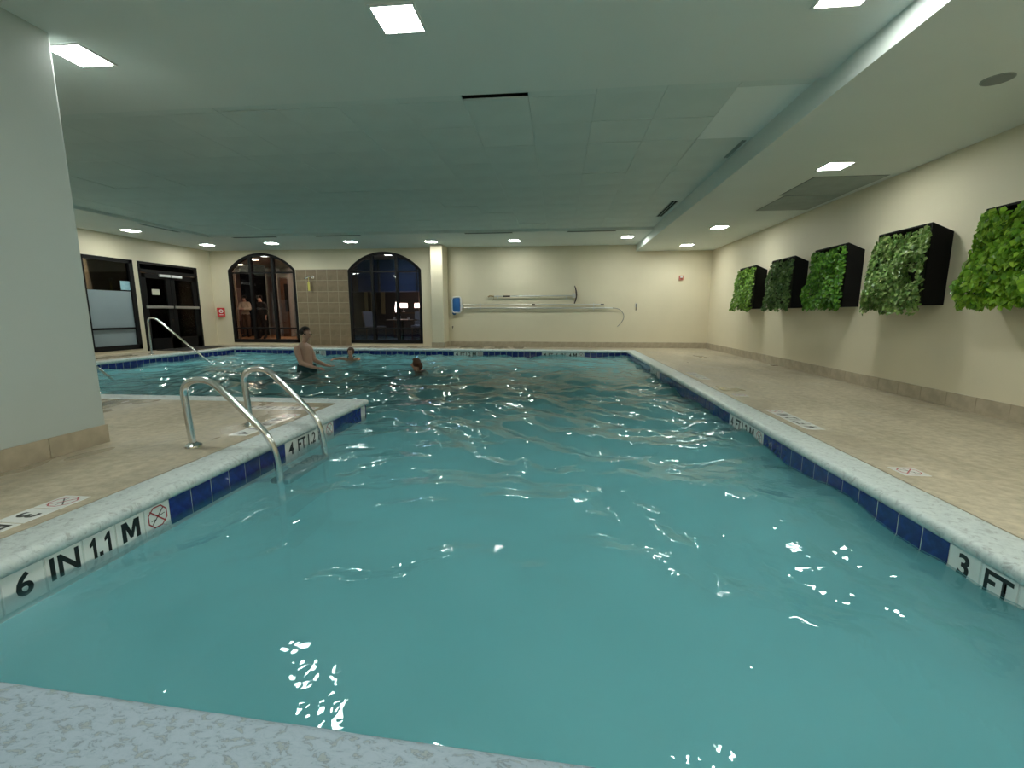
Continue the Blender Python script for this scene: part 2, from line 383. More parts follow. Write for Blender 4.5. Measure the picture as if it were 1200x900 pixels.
def block_mesh(s, h, wide):
    a = MB(); one = [(.30, 0), (.30, .66), (.02, .58), (.02, .76), (.42, 1), (.62, 1), (.62, 0)]
    if s == 'M': polys = [([(0, 0), (0, 1), (.30, 1), (.5, .46), (.70, 1), (1, 1), (1, 0), (.77, 0), (.77, .62), (.58, .10), (.42, .10), (.23, .62), (.23, 0)], 0, 0.95)]
    else: polys = [(one, 0, .5), ([(0, 0), (0, .2), (.35, .2), (.35, 0)], .42, .5), (one, .72, .5)]
    tot = .95 if s == 'M' else 1.03
    for pl, ox, w in polys:
        n0 = len(a.v); a.add([((x*w+ox-tot/2)*h*(1.0 if s == 'M' else .95), (y-.5)*h, 0) for x, y in pl], [tuple(range(len(pl)))])
    return a.mesh('lettering', M_ink)
T = .155; TG = .1475
def sign_mesh():
    a = MB(); R_ = T*.40; r_ = T*.355
    for k in range(8):
        t0, t1 = PI/8+k*PI/4, PI/8+(k+1)*PI/4
        a.add([(R_*math.cos(t0), R_*math.sin(t0), 0), (R_*math.cos(t1), R_*math.sin(t1), 0), (r_*math.cos(t1), r_*math.sin(t1), 0), (r_*math.cos(t0), r_*math.sin(t0), 0)], [(0, 1, 2, 3)])
    def bar(x0, y0, x1, y1, w, z=0):
        d = Vector((x1-x0, y1-y0)).normalized()*w/2; p = Vector((-d.y, d.x))
        a.add([(x0+p.x, y0+p.y, z), (x0-p.x, y0-p.y, z), (x1-p.x, y1-p.y, z), (x1+p.x, y1+p.y, z)], [(0, 1, 2, 3)])
    bar(-.045, .042, .045, -.042, .007, .0006)
    a.m = 1; bar(-.035, -.035, .035, .038, .006, .0003); bar(-.03, .02, .01, .0, .004, .0003); bar(0, 0, .042, .006, .004, .0003); bar(-.04, -.012, -.008, -.012, .004, .0003)
    return a.mesh('no_diving_symbol', [M_red, M_ink])
SIGN = sign_mesh()
def lettering(key, parent, origin, rx, up, nrm):
    if key == 'X': me_ = SIGN; nm = 'no_diving_symbol'
    else:
        if key not in TXT: TXT[key] = block_mesh(key, .100, .118) if key in ('M', '1.1') else text_mesh(key, .100, .118)
        me_ = TXT[key]; nm = 'lettering'
    ob = bpy.data.objects.new(nm, me_); C.objects.link(ob); ob.parent = parent
    r, u, nn = Vector(rx), Vector(up), Vector(nrm)
    m3 = Matrix((r, u, nn)).transposed().to_4x4(); m3.translation = Vector(origin)-W[parent.name]
    ob.matrix_local = m3
    return ob
# tile meshes in two orientations
def tile_mesh(name, dx, dy, dz, m, bev=.002): return MB().box(-dx/2, dx/2, -dy/2, dy/2, -dz/2, dz/2).mesh(name, m, bevel=bev)
TZ0, TZ1 = -.062, -.2135; TZ = (TZ0+TZ1)/2
tY = {c: tile_mesh('waterline_tile', .012, TG, TZ0-TZ1, mm) for c, mm in (('b', M_blue), ('w', M_white))}    # on faces of constant x
tX = {c: tile_mesh('waterline_tile', TG, .012, TZ0-TZ1, mm) for c, mm in (('b', M_blue), ('w', M_white))}
def put_tile(x, y, onx, key, rx, nrm):
    white = key is not None
    ob = link('depth_marker_tile' if white else 'waterline_tile', (tY if onx else tX)['w' if white else 'b'], pool, (x, y, TZ))
    if key: lettering(key, ob, Vector((x, y, TZ+.011))+Vector(nrm)*.0068, rx, (0, 0, 1), nrm)
    return ob
def L_(chars, start, stepk): return {start+i*stepk: c for i, c in enumerate(chars)}
# right face, index k grows with y from 2.0605
right = {}; right.update(L_(['3', 'FT', '6', 'IN', '1.1', 'M', 'X'], -1, -1)); right.update(L_(['4', 'FT', '1.2', 'M', 'X'], 16, -1)); right.update(L_(['4', 'FT', '1.2', 'M', 'X'], 42, -1))
for k in range(-8, 62): put_tile(XR+.006, 2.0605+T*(k+.5), True, right.get(k), (0, -1, 0), (-1, 0, 0))
left = {}; left.update(L_(['3', 'FT', '6', 'IN', '1.1', 'M', 'X'], -7, 1)); left.update(L_(['4', 'FT', '1.2', 'M', 'X'], 7, 1))
SL = .1530
for k in range(-7, 17):
    y = 2.1428+T*.988*(k+.5)
    if y < YI-.06: put_tile(XL-.006, y, True, left.get(k), (0, 1, 0), (1, 0, 0))
xs0 = XR
bk = {}; bk.update(L_(['4', 'FT', '6', 'IN', '1.4', 'M', 'X'], 16-1, -1)[0:0] if False else {})
def back_k(px):  # tile index from the right corner of the back face, from a world x
    return int((XR-px)/T)
bk = {}
k0 = back_k(.53); bk.update(L_(['X', 'M', '1.4', 'IN', '6', 'FT', '4'], k0, 1))
k0 = back_k(-2.06); bk.update(L_(['X', 'M', '1.2', 'FT', '4'], k0, 1))
k0 = back_k(-6.42); bk.update(L_(['X', 'M', '1.2', 'FT', '4'], k0, 1))
for k in range(0, 69): put_tile(XR-T*(k+.5), YB+.006, False, bk.get(k), (1, 0, 0), (0, -1, 0))
for k in range(0, 36):
    y = YB-T*(k+.5)
    if y > 6.4: put_tile(XFL-.006, y, True, None, (0, 1, 0), (1, 0, 0))
# front face under the coping and spur far face (out of view): continuous band
tag(MB().box(XFL, XL, YI-.012, YI, TZ1, TZ0).build('tile_band', M_blue, pool), kind='stuff')

# deck markers: white tiles let into the deck
deck_tile = MB().box(-TG/2, TG/2, -TG/2, TG/2, -.004, .0015).mesh('marker_tile', M_white, bevel=.0008)
def deck_run(chars, x, y, rx, up, s=1.0):
    r = Vector(rx)
    for i, ch in enumerate(chars):
        p = Vector((x, y, .0006))+r*T*s*(i+.5)
        ob = link('marker_tile', deck_tile, floor, p); lettering(ch, ob, p+Vector((0, 0, .0020)), rx, up, (0, 0, 1))
deck_run(['4', 'FT', '1.2', 'M', 'X'], 2.125, 3.84, (0, 1, 0), (-1, 0, 0))
deck_run(['X'], 2.125, 2.765, (0, 1, 0), (-1, 0, 0))
deck_run(['X'], 2.125, 5.35, (0, 1, 0), (-1, 0, 0))
deck_run(['4', 'FT', '1.2', 'M', 'X'], 2.125, 6.7, (0, 1, 0), (-1, 0, 0))
deck_run(['X', '3', 'FT', '6', 'IN', '1.1', 'M'], -2.49, 2.0, (0, -1, 0), (1, 0, 0))
deck_run(['X', 'M', '1.2', 'FT', '4'][::1], -2.49, 3.95, (0, -1, 0), (1, 0, 0))
deck_run(['4', 'FT', '1.2', 'M', 'X'], -3.18, 4.36-.17, (1, 0, 0), (0, 1, 0))

# ---------------------------------------------------------------- walls
struct('wall_right', MB().box(WX, WX+.2, -2.7, WY+.2, -.1, 2.9), M_wall)
struct('wall_front', MB().box(LX-.2, WX+.2, -2.9, -2.7, -.1, 2.9), M_wall)
# partition on the near left, with a softly rounded far corner
pil = MB(); poly = [(-3.9, -2.7), (-3.333, -2.7)]+[(-3.353+.02*math.cos(t), 2.935-.02+.02*math.sin(t)) for t in [i*PI/8 for i in range(5)]]+[(-3.9, 2.935)]
pil.prism([(x, y, 0) for x, y in poly], (0, 0, ZB))
tag(struct('wall_partition', pil, M_pillar), 'grey-green painted partition wall end on the near left')
# tiled baseboards made of separate tiles
def baseboard(name, start, d, nrm, length, w, h=.15, th=.012, label=None):
    root = empty(name, (start[0], start[1], 0), label, kind='structure'); d = Vector(d); nn = Vector(nrm); cnt = int(math.ceil(length/w))
    g = MB(); a = Vector((*start, 0)); 
    g.prism([a, a+d*length, a+d*length+nn*(th-.004), a+nn*(th-.004)], (0, 0, h-.004)); g.build('grout', M_grout, root)
    me_ = None
    for i in range(cnt):
        l0 = i*w; l1 = min(length, (i+1)*w-.004)
        if l1-l0 < .02: continue
        p = a+d*l0
        if me_ is None or abs((l1-l0)-(w-.004)) > 1e-4:
            q = MB(); q.prism([Vector((0, 0, 0)), d*(l1-l0), d*(l1-l0)+nn*th, nn*th], (0, 0, h)); mm = q.mesh('tile', M_base, bevel=.0015)
            if abs((l1-l0)-(w-.004)) < 1e-4: me_ = mm
        else: mm = me_
        link('tile', mm, root, p+nn*(random.random()*.0015))
    return root
baseboard('baseboard_right', (WX, -2.7), (0, 1, 0), (-1, 0, 0), WY+2.7, .335, label='low beige tile baseboard along the right wall')
baseboard('baseboard_back', (-3.09, WY), (1, 0, 0), (0, -1, 0), WX+3.09, .335, label='low beige tile baseboard under the pool tools')
baseboard('baseboard_partition', (-3.333, 2.935), (0, -1, 0), (1, 0, 0), 5.6, .40, .135, label='stained beige tile baseboard of the near left partition')
baseboard('baseboard_left', (LX, 6.0), (0, 1, 0), (1, 0, 0), 2.9, .335, .075)
# back wall with two arched openings
def arch_z(x, xl, xr, zs, zt):
    hw = (xr-xl)/2; c = (xl+xr)/2; rise = zt-zs; R_ = (hw*hw+rise*rise)/(2*rise); return zt-R_+math.sqrt(max(0, R_*R_-(x-c)**2))
A1 = (-9.73, -7.64, 2.19, 2.67); A2 = (-6.045, -3.885, 2.16, 2.66); SILL = .075
bw = MB(); y0, y1 = WY, WY+.22
for a, b in ((LX-.2, A1[0]), (A1[1], A2[0]), (A2[1], WX+.2)): bw.box(a, b, y0, y1, -.1, 2.9)
for A in (A1, A2):
    bw.box(A[0], A[1], y0, y1, -.1, SILL); S = 28
    for i in range(S):
        xa = A[0]+(A[1]-A[0])*i/S; xb = A[0]+(A[1]-A[0])*(i+1)/S; za = arch_z(xa, *A); zb = arch_z(xb, *A)
        bw.hexa([(xa, y0, za), (xb, y0, zb), (xa, y1, za), (xb, y1, zb), (xa, y0, 2.9), (xb, y0, 2.9), (xa, y1, 2.9), (xb, y1, 2.9)])
struct('wall_back', bw, M_wall, weld=True)
struct('wall_column', MB().box(-3.46, -3.12, 12.15, WY, 0, ZB), M_wall, bevel=.012)
cbase = empty('baseboard_column', (-3.29, 12.15, 0), 'tile base wrapping the square wall column', kind='structure')
MB().box(-3.472, -3.108, 12.138, 12.15, 0, .15).build('tile', M_base, cbase, bevel=.0015); MB().box(-3.12, -3.108, 12.15, WY, 0, .15).build('tile', M_base, cbase, bevel=.0015)
# left wall with a window and a double door opening
lw = MB(); WY0, WY1 = 8.94, 10.2; DY0, DY1 = 10.33, 12.165
for a, b in ((-2.7, WY0), (WY1, DY0), (DY1, WY+.2)): lw.box(LX-.2, LX, a, b, -.1, 2.9)
lw.box(LX-.2, LX, WY0, WY1, -.1, .075); lw.box(LX-.2, LX, WY0, WY1, 2.21, 2.9); lw.box(LX-.2, LX, DY0, DY1, 2.21, 2.9); lw.box(LX-.2, LX, DY0, DY1, -.1, 0)
struct('wall_left', lw, M_wall)

# arched windows
def arch_window(name, A, label, frame_w=.075):
    root = empty(name, ((A[0]+A[1])/2, WY, SILL), label, kind='structure'); f = MB(); ya, yb = WY-.01, WY+.09
    f.box(A[0], A[0]+frame_w, ya, yb, SILL, A[2]); f.box(A[1]-frame_w, A[1], ya, yb, SILL, A[2]); f.box(A[0], A[1], ya, yb, SILL, SILL+.10)
    S = 28; B = (A[0]+frame_w, A[1]-frame_w, A[2]-.02, A[3]-frame_w)
    for i in range(S):
        xa = A[0]+(A[1]-A[0])*i/S; xb = A[0]+(A[1]-A[0])*(i+1)/S
        def zin(x): x = min(max(x, B[0]), B[1]); return arch_z(x, *B)
        za, zb = arch_z(xa, *A), arch_z(xb, *A)
        ia, ib = min(za, zin(xa)), min(zb, zin(xb))
        f.hexa([(xa, ya, ia), (xb, ya, ib), (xa, yb, ia), (xb, yb, ib), (xa, ya, za), (xb, ya, zb), (xa, yb, za), (xb, yb, zb)])
    f.build('window_frame', M_black, root)
    wdt = A[1]-A[0]
    for i in (1, 2):
        x = A[0]+wdt*i/3; MB().box(x-.038, x+.038, ya-.005, yb, SILL+.08, arch_z(x, *A)-.04).build('mullion', M_black, root)
    for z in (.50, 2.115): MB().box(A[0]+.05, A[1]-.05, ya+.003, yb-.01, z-.022, z+.022).build('transom', M_black, root)
    for i in range(3):
        xa = A[0]+wdt*i/3+.02; xb = A[0]+wdt*(i+1)/3-.02
        for za, zb in ((SILL+.05, .5), (.5, 2.115)): MB().box(xa, xb, WY+.04, WY+.046, za, zb).build('pane', M_glass, root)
        K = 8; g = MB(); pts = [(xa, WY+.04, 2.115), (xb, WY+.04, 2.115)]+[(xb+(xa-xb)*t/K, WY+.04, arch_z(xb+(xa-xb)*t/K, *A)-.03) for t in range(K+1)]
        g.prism(pts, (0, .006, 0)); g.build('pane', M_glass, root)
    return root
arch_window('window_1', A1, 'black framed arched window with a brown lit corridor behind it')
arch_window('window_2', A2, 'black framed arched window with a dim blue dining room behind it')

# left wall window with frosted film
w3 = empty('window_3', (LX, 9.57, .075), 'black framed left window, frosted below, with a pale blue notice', kind='structure')
f = MB(); xa, xb = LX-.07, LX+.012
f.box(xa, xb, WY0, WY0+.10, .075, 2.21); f.box(xa, xb, WY1-.10, WY1, .075, 2.21); f.box(xa, xb, WY0, WY1, .075, .19); f.box(xa, xb, WY0, WY1, 2.13, 2.21); f.build('window_frame', M_black, w3)
MB().box(xa, xb-.005, WY0+.08, WY1-.08, .565, .61).build('transom', M_black, w3)
MB().box(LX-.04, LX-.034, WY0+.09, WY1-.09, .18, 2.14).build('pane', M_glass, w3)
MB().box(LX-.033, LX-.030, WY0+.10, WY1-.10, .19, .565).build('frosted_film', M_frost, w3); MB().box(LX-.033, LX-.030, WY0+.10, WY1-.10, .61, 1.46).build('frosted_film', M_frost, w3)
MB().box(LX-.030, LX-.027, 9.86, 10.10, 1.49, 1.70).build('notice', M_sticker, w3)
# double door
d1 = empty('door_1', (LX, 11.25, 0), 'black framed glass double door with silver push bars', kind='structure')
f = MB(); f.box(xa, xb, DY0, DY0+.055, 0, 2.21); f.box(xa, xb, DY1-.055, DY1, 0, 2.21); f.box(xa, xb, DY0, DY1, 2.16, 2.21); f.box(xa, xb, DY0, DY1, 1.95, 2.03); f.build('door_frame', M_black, d1)
MB().box(LX-.04, LX-.034, DY0+.05, DY1-.05, 2.02, 2.17).build('pane', M_glass, d1)
for i, (ya, yb) in enumerate(((DY0+.06, 11.235), (11.245, DY1-.06))):
    lf = MB(); X0, X1 = LX-.055, LX-.005; sw = .13
    lf.box(X0, X1, ya, ya+sw, .01, 1.94); lf.box(X0, X1, yb-sw, yb, .01, 1.94); lf.box(X0, X1, ya, yb, .01, .42 if False else .30); lf.box(X0, X1, ya, yb, 1.82, 1.94)
    L0 = lf.build('door_leaf', M_black, d1)
    MB().box(LX-.034, LX-.028, ya+sw-.01, yb-sw+.01, .28, 1.83).build('pane', M_glass, L0)
    MB().box(LX+.02, LX+.055, ya+.03, yb-.03, 1.065, 1.13).build('push_bar', M_alu, L0, bevel=.006)
    MB().box(LX-.004, LX+.05, (11.235-.33) if i == 0 else 11.26, 11.22 if i == 0 else 11.26+.33, 1.87, 1.935).build('light_reflection', M_whiteplastic, L0, bevel=.006)  # white block drawn for the reflection of the lights above the leaf
MB().box(LX-.027, LX-.023, 10.68, 10.90, 1.41, 1.55).build('notice', M_paper, d1)
lk = MB(); lk.disc((LX-.005, 11.17, .78), .022, .02, 'x'); lk.build('lock', M_steel, d1)
# door mat
tag(MB().box(-10.20, -9.45, 10.5, 12.1, 0, .012).build('door_mat', M_mat, origin=(-9.8, 11.3, 0), bevel=.004), 'flat black rubber mat on the deck by the double door', 'mat')

# shower tile field
sh = empty('wall_tiles', ((A1[1]+A2[0])/2, WY, 0), 'brown square wall tiles behind the shower between the arches', kind='structure')
tx0, tx1 = A1[1]+.012, A2[0]-.002; MB().box(tx0, tx1, WY-.006, WY, 0.0, 2.19).build('grout', M_grout, sh)
nc, nr = 5, 7; tw, th_ = (tx1-tx0)/nc, 2.19/nr
tm = MB().box(-tw/2+.005, tw/2-.005, -.0085, 0, -th_/2+.005, th_/2-.005).mesh('tile', M_shower, bevel=.0015)
for i in range(nc):
    for j in range(nr): link('tile', tm, sh, (tx0+tw*(i+.5), WY-random.random()*.0015, th_*(j+.5)))
# shower head with short arm and yellow tag
s = empty('shower_head', (-7.12, WY-.012, 1.96), 'small chrome shower head with yellow pull tag on the brown tiles', 'shower')
q = MB(); q.disc((-7.10, WY-.024, 1.97), .045, .012, 'y'); q.build('flange', M_steel, s, smooth=True)
MB().tube([(-7.10, WY-.02, 1.97), (-7.12, WY-.08, 1.985), (-7.16, WY-.14, 1.97), (-7.20, WY-.18, 1.94)], .012).build('arm', M_steel, s, smooth=True)
MB().lathe([(.012, .04), (.02, .02), (.048, 0), (.045, -.012), (0, -.012)], (-7.215, WY-.2, 1.92)).build('spray_head', M_steel, s, smooth=True)
M_yellow = mat('yellow_tag', (.62, .56, .12), .5)
MB().tube([(-7.16, WY-.14, 1.96), (-7.165, WY-.14, 1.78)], .006).build('pull_chain', M_yellow, s)
MB().box(-7.20, -7.14, WY-.145, WY-.138, 1.58, 1.82).build('tag', M_yellow, s, bevel=.002)

# ---------------------------------------------------------------- ceilings
ceil = empty('ceiling', (0, 0, ZB), 'pale green-grey ceiling with a lowered rim around a field of square panels', kind='structure')
TY0, TY1, TX0 = 4.03, 10.46, -8.42
c = MB(); c.box(LX-.2, XSOF, -2.7, TY0, ZB, 2.9); c.box(LX-.2, XSOF, TY1, WY, ZB, 2.9); c.box(LX-.2, TX0, TY0, TY1, ZB, 2.9)
c.build('ceiling_rim', M_ceil, ceil)
c = MB(); c.box(XSOF, WX, -2.7, WY, ZSOF, 2.9); c.build('soffit', M_ceil, ceil)
MB().box(TX0, XSOF, TY0, TY1, ZT+.055, 2.9).build('panel_backing', M_gap, ceil)
PW = (XSOF-TX0)/18; PH0 = .22; PH = (TY1-TY0-PH0)/11
pm = MB().box(-PW/2+.0012, PW/2-.0012, -PH/2+.0012, PH/2-.0012, 0, .015).mesh('ceiling_panel', M_panel)
pm2 = MB().box(-PW/2+.0012, PW/2-.0012, -PH/2+.0012, PH/2-.0012, 0, .015).mesh('ceiling_panel', M_panel2)
pm0 = MB().box(-PW/2+.0012, PW/2-.0012, -PH0/2+.0012, PH0/2-.0012, 0, .015).mesh('ceiling_panel', M_panel)
for i in range(18):
    for j in range(12):
        x = TX0+PW*(i+.5); y = TY0+PH0+PH*(j-.5) if j else TY0+PH0/2; bright = (i == 17 and j in (1, 2))
        r = random.random(); dz = random.random()*.0022+(.035 if (i == 13 and j == 0) else 0)+(.006 if r > .93 else 0)
        p = link('ceiling_panel', pm2 if bright else (pm if j else pm0), ceil, (x, y, ZT+dz)); p.rotation_euler = ((random.random()-.5)*.005, (random.random()-.5)*.005, 0)
        if bright: p['label'] = 'pale ceiling panel'  # these panels take the lighter base colour
# soffit access panels
for k, (xa, xb, ya, yb) in enumerate(((3.06, 3.90, 6.13, 7.00), (3.14, 3.91, 7.04, 7.96))):
    MB().box(xa-.008, xb+.008, ya-.008, yb+.008, ZSOF-.001, ZSOF).build('panel_gap', M_gap, ceil)
    tag(MB().box(xa, xb, ya, yb, ZSOF-.006, ZSOF).build('access_panel', M_panel3, ceil), 'grey access panel in the soffit')
# linear vents
def vent(x0, x1, y0, y1, z, label, long):
    v = empty('ceiling_vent', ((x0+x1)/2, (y0+y1)/2, z), label, 'vent', 'slot vents around the ceiling panels')
    MB().box(x0, x1, y0, y1, z-.004, z).build('slot', M_gap, v)
    if long == 'x':
        for yy in (y0, y1): MB().box(x0-.01, x1+.01, yy-.006, yy+.006, z-.008, z).build('rim', M_panel3, v)
        MB().box(x0, x1, (y0+y1)/2-.005, (y0+y1)/2+.005, z-.008, z).build('blade', M_black, v)
    else:
        for xx in (x0, x1): MB().box(xx-.006, xx+.006, y0-.01, y1+.01, z-.008, z).build('rim', M_panel3, v)
        MB().box((x0+x1)/2-.005, (x0+x1)/2+.005, y0, y1, z-.008, z).build('blade', M_panel3, v)
vent(-7.84, -6.75, 10.49, 10.57, ZB, 'black slot vent in the far ceiling rim before the left arch', 'x')
vent(-5.75, -4.65, 10.49, 10.57, ZB, 'black slot vent in the far ceiling rim before the right arch', 'x')
vent(-2.16, -1.08, 10.49, 10.57, ZB, 'black slot vent in the far ceiling rim above the brush pole', 'x')
vent(.17, 1.22, 10.49, 10.57, ZB, 'black slot vent in the far ceiling rim nearest the soffit', 'x')
vent(-8.56, -8.49, 8.75, 9.7, ZB, 'black slot vent in the left ceiling rim by the frosted window', 'y')
vent(1.85, 1.95, 8.15, 9.36, ZT-.001, 'double slot vent beside the soffit at its far end', 'y')
vent(1.955, 1.985, 5.47, 6.0, ZT-.001, 'short black slot beside the soffit past the pale panels', 'y')
# soffit speaker
sp_ = empty('ceiling_speaker', (3.05, 3.80, ZSOF), 'round grey speaker grille in the near soffit', 'speaker')
MB().disc((3.05, 3.80, ZSOF-.006), .092, .006, 'z', 28).build('rim', M_panel3, sp_); MB().disc((3.05, 3.80, ZSOF-.009), .082, .004, 'z', 28).build('grille', mat('speaker_grille', (.28, .31, .30), .8, bump=.3, bscale=300), sp_)

# ceiling lights
def make_light():
    r = empty('ceiling_light', (0, 0, 0)); h = .142; t = .016
    f = MB()
    for (xa, xb, ya, yb) in ((-h, h, -h, -h+t), (-h, h, h-t, h), (-h, -h+t, -h+t, h-t), (h-t, h, -h+t, h-t)): f.box(xa, xb, ya, yb, -.010, 0)
    f.build('frame', M_whiteplastic, r); MB().box(-h+t, h-t, -h+t, h-t, -.007, -.001).build('diffuser', M_diff, r)
    return r
LI = [(-3.39, 3.17, ZB, 'square ceiling light beside the near left partition'), (-1.015, 3.01, ZB, 'large square ceiling light over the near water, left of centre'), (1.605, 3.03, ZB, 'square ceiling light at the top edge beside the soffit'),
      (-5.75, 3.2, ZB, None), (-8.1, 3.2, ZB, None), (-1.015, .6, ZB, None), (1.605, .6, ZB, None), (-1.015, -1.6, ZB, None), (1.605, -1.6, ZB, None), (-9.4, 7.2, ZB, None), (-9.4, 5.0, ZB, None),  # first two are unseen lights added for light balance
      (-7.49, 11.47, ZB, 'ceiling light in the far rim before the left arch'), (-5.32, 11.43, ZB, 'ceiling light in the far rim before the tiled shower bay'), (-3.27, 11.62, ZB, 'ceiling light in front of the square wall column'),
      (-1.14, 11.68, ZB, 'ceiling light in the far rim above the brush pole'), (1.60, 11.37, ZB, 'ceiling light in the far corner against the soffit'),
      (-9.42, 9.42, ZB, 'ceiling light in front of the frosted left window'), (-9.38, 11.56, ZB, 'ceiling light in the far left corner by the double door'),
      (3.05, 5.70, ZSOF, 'soffit light before the grey access panels'), (3.04, 9.36, ZSOF, 'soffit light past the grey access panels'), (3.06, 11.68, ZSOF, 'soffit light at the far end by the back wall'),
      (3.04, 1.9, ZSOF, None), (3.04, -1.6, ZSOF, None)]
proto = make_light()
for i, (x, y, z, lb) in enumerate(LI):
    o_ = proto if i == 0 else copy_tree(proto)
    o_.location = (x, y, z); tag(o_, lb or 'square white ceiling light outside the photograph', 'light', 'square recessed ceiling lights' if lb else 'ceiling lights out of view')

# ---------------------------------------------------------------- pool ladder and hand rails
def fillet(pts, r, seg=7):
    P = [Vector(p) for p in pts]; out = [P[0]]
    for i in range(1, len(P)-1):
        a = (P[i-1]-P[i]); b = (P[i+1]-P[i]); d = min(r, a.length*.49, b.length*.49); A_ = P[i]+a.normalized()*d; B_ = P[i]+b.normalized()*d
        for k in range(seg+1):
            t = k/seg; out.append(A_.lerp(P[i], t).lerp(P[i].lerp(B_, t), t))
    out.append(P[-1]); return out
lad = empty('pool_ladder', (-2.3, 3.19, 0), 'stainless steel pool ladder with two curved grab rails at the spur edge', 'ladder')
for y in (2.88, 3.50):
    path = fillet([(-2.60, y, 0), (-2.635, y, .47), (-2.42, y, .50), (-2.0, y, .08), (-1.955, y, -.15), (-1.955, y, -1.0)], .17, 9)
    MB().tube(path, .024, 16).build('grab_rail', M_steel, lad, smooth=True)
    MB().lathe([(.026, .03), (.055, .012), (.058, 0), (.0, 0)], (-2.60, y, .001), 20).build('foot_flange', M_steel, lad, smooth=True)
for z in (-.25, -.50, -.75): MB().box(-2.05, -1.90, 2.90, 3.48, z-.018, z+.018).build('step', M_tread, lad, bevel=.008)
def hand_rail(y, label):
    r = empty('handrail', (-9.43, y, 0), label, 'handrail', 'stainless handrails at the pool entry steps')
    MB().tube(fillet([(-9.43, y, 0), (-9.42, y, .84), (-9.22, y, .83), (-8.03, y, -.15), (-7.75, y, -.38), (-7.75, y, -1.1)], .14, 8), .021, 14).build('rail', M_steel, r, smooth=True)
    MB().lathe([(.026, .03), (.052, .012), (.055, 0), (.0, 0)], (-9.43, y, .001), 18).build('foot_flange', M_steel, r, smooth=True)
hand_rail(9.57, 'stainless handrail sloping into the water before the double door')
hand_rail(7.20, 'stainless handrail whose low end shows beside the near left partition')

# ---------------------------------------------------------------- things on the back wall
yw = WY-.06
M_netblue = mat('net_blue', (.02, .14, .42), .6, bump=.4, bscale=200); M_tan = mat('tan_rope', (.35, .25, .12), .9); M_dred = mat('dark_brush', (.03, .012, .015), .7)
sk = empty('leaf_skimmer', (-2.87, yw, 1.0), 'blue leaf skimmer net with white frame on a long silver pole', 'skimmer')
MB().tube([(-2.72, yw, 1.17), (1.14, yw, 1.175)], .017, 10).build('pole', M_alu, sk, smooth=True)
MB().tube([(1.13, yw, 1.175), (1.22, yw, 1.175)], .021, 10).build('pole_grip', mat('grip_grey', (.12, .13, .13), .7), sk)
MB().tube([(-.74, yw, 1.172), (-.66, yw, 1.172)], .024, 10).build('pole_lock', M_black, sk)
fr_ = [(-2.74, 1.0), (-2.74, 1.34), (-2.78, 1.40), (-2.97, 1.38), (-3.0, 1.33), (-3.0, 1.02), (-2.96, .96), (-2.78, .95)]
MB().tube(fillet([(x, yw-.01, z) for x, z in fr_+fr_[:1]], .03, 3), .02, 8).build('net_frame', M_whiteplastic, sk, smooth=True)
nb = MB(); nb.ellipsoid((-2.875, yw+.0, 1.175), (.118, .03, .2), 16, 8); nb.box(-2.98, -2.77, yw-.012, yw-.004, .97, 1.37); nb.ellipsoid((-2.94, yw+.01, .95), (.06, .02, .06)); nb.build('net_bag', M_netblue, sk, smooth=True)
MB().box(-2.76, -2.69, yw-.02, yw+.02, 1.07, 1.19).build('pole_socket', M_whiteplastic, sk, bevel=.005)
hk = empty('life_hook', (-.6, yw, 1.085), "shepherd's crook rescue hook on the lower long silver pole", 'rescue hook')
MB().tube([(-2.66, yw, 1.085), (1.30, yw, 1.083)], .019, 10).build('pole', M_alu, hk, smooth=True)
MB().tube([(1.28, yw, 1.083), (1.46, yw, 1.082)], .013, 8).build('pole_tip', M_whiteplastic, hk)
hp = [(1.46, 1.082), (1.58, 1.075), (1.70, 1.01), (1.765, .90), (1.765, .80), (1.70, .68), (1.60, .58)]
MB().tube(fillet([(x, yw, z) for x, z in hp], .06, 4), .008, 8).build('hook', mat('hook_metal', (.25, .25, .25), .4, metal=.8), hk, smooth=True)
br = empty('wall_brush', (-.7, yw, 1.41), 'curved dark pool brush on the short upper silver pole', 'brush')
MB().tube([(-1.80, yw, 1.405), (.44, yw, 1.42)], .017, 10).build('pole', M_alu, br, smooth=True)
MB().tube([(-1.55, yw-.002, 1.407), (-1.35, yw-.002, 1.408)], .0195, 10).build('grip_band', M_black, br)
MB().tube([(-1.97, yw, 1.39), (-1.92, yw, 1.42), (-1.80, yw, 1.405)], .019, 8).build('rope_end', M_tan, br); MB().tube([(-1.82, yw, 1.40), (-1.81, yw, 1.34), (-1.85, yw, 1.29)], .006, 6).build('cord', M_tan, br)
MB().tube([(.47-.05*abs(t)**2*1.0, yw-.0, 1.44+.24*t) for t in [i/6-1 for i in range(13)]], [.012+.012*(1-abs(i/6-1)) for i in range(13)], 10).build('brush_head', M_dred, br, smooth=True)
MB().box(.36, .47, yw-.015, yw+.015, 1.36, 1.48).build('bracket', M_alu, br, bevel=.004)
for i, x in enumerate((-2.2, .95)):
    h = empty('pole_bracket', (x, WY-.05, 1.05), ('wall bracket holding the two long poles near the net', 'wall bracket holding the two long poles at their right end')[i], 'bracket', 'pole brackets')
    MB().box(x-.012, x+.012, WY-.012, WY, 1.02, 1.22).build('plate', M_alu, h)
    for z in (1.056, 1.145): MB().tube([(x, WY-.01, z), (x, WY-.07, z), (x, WY-.072, z+.03)], .005, 6).build('prong', M_alu, h)
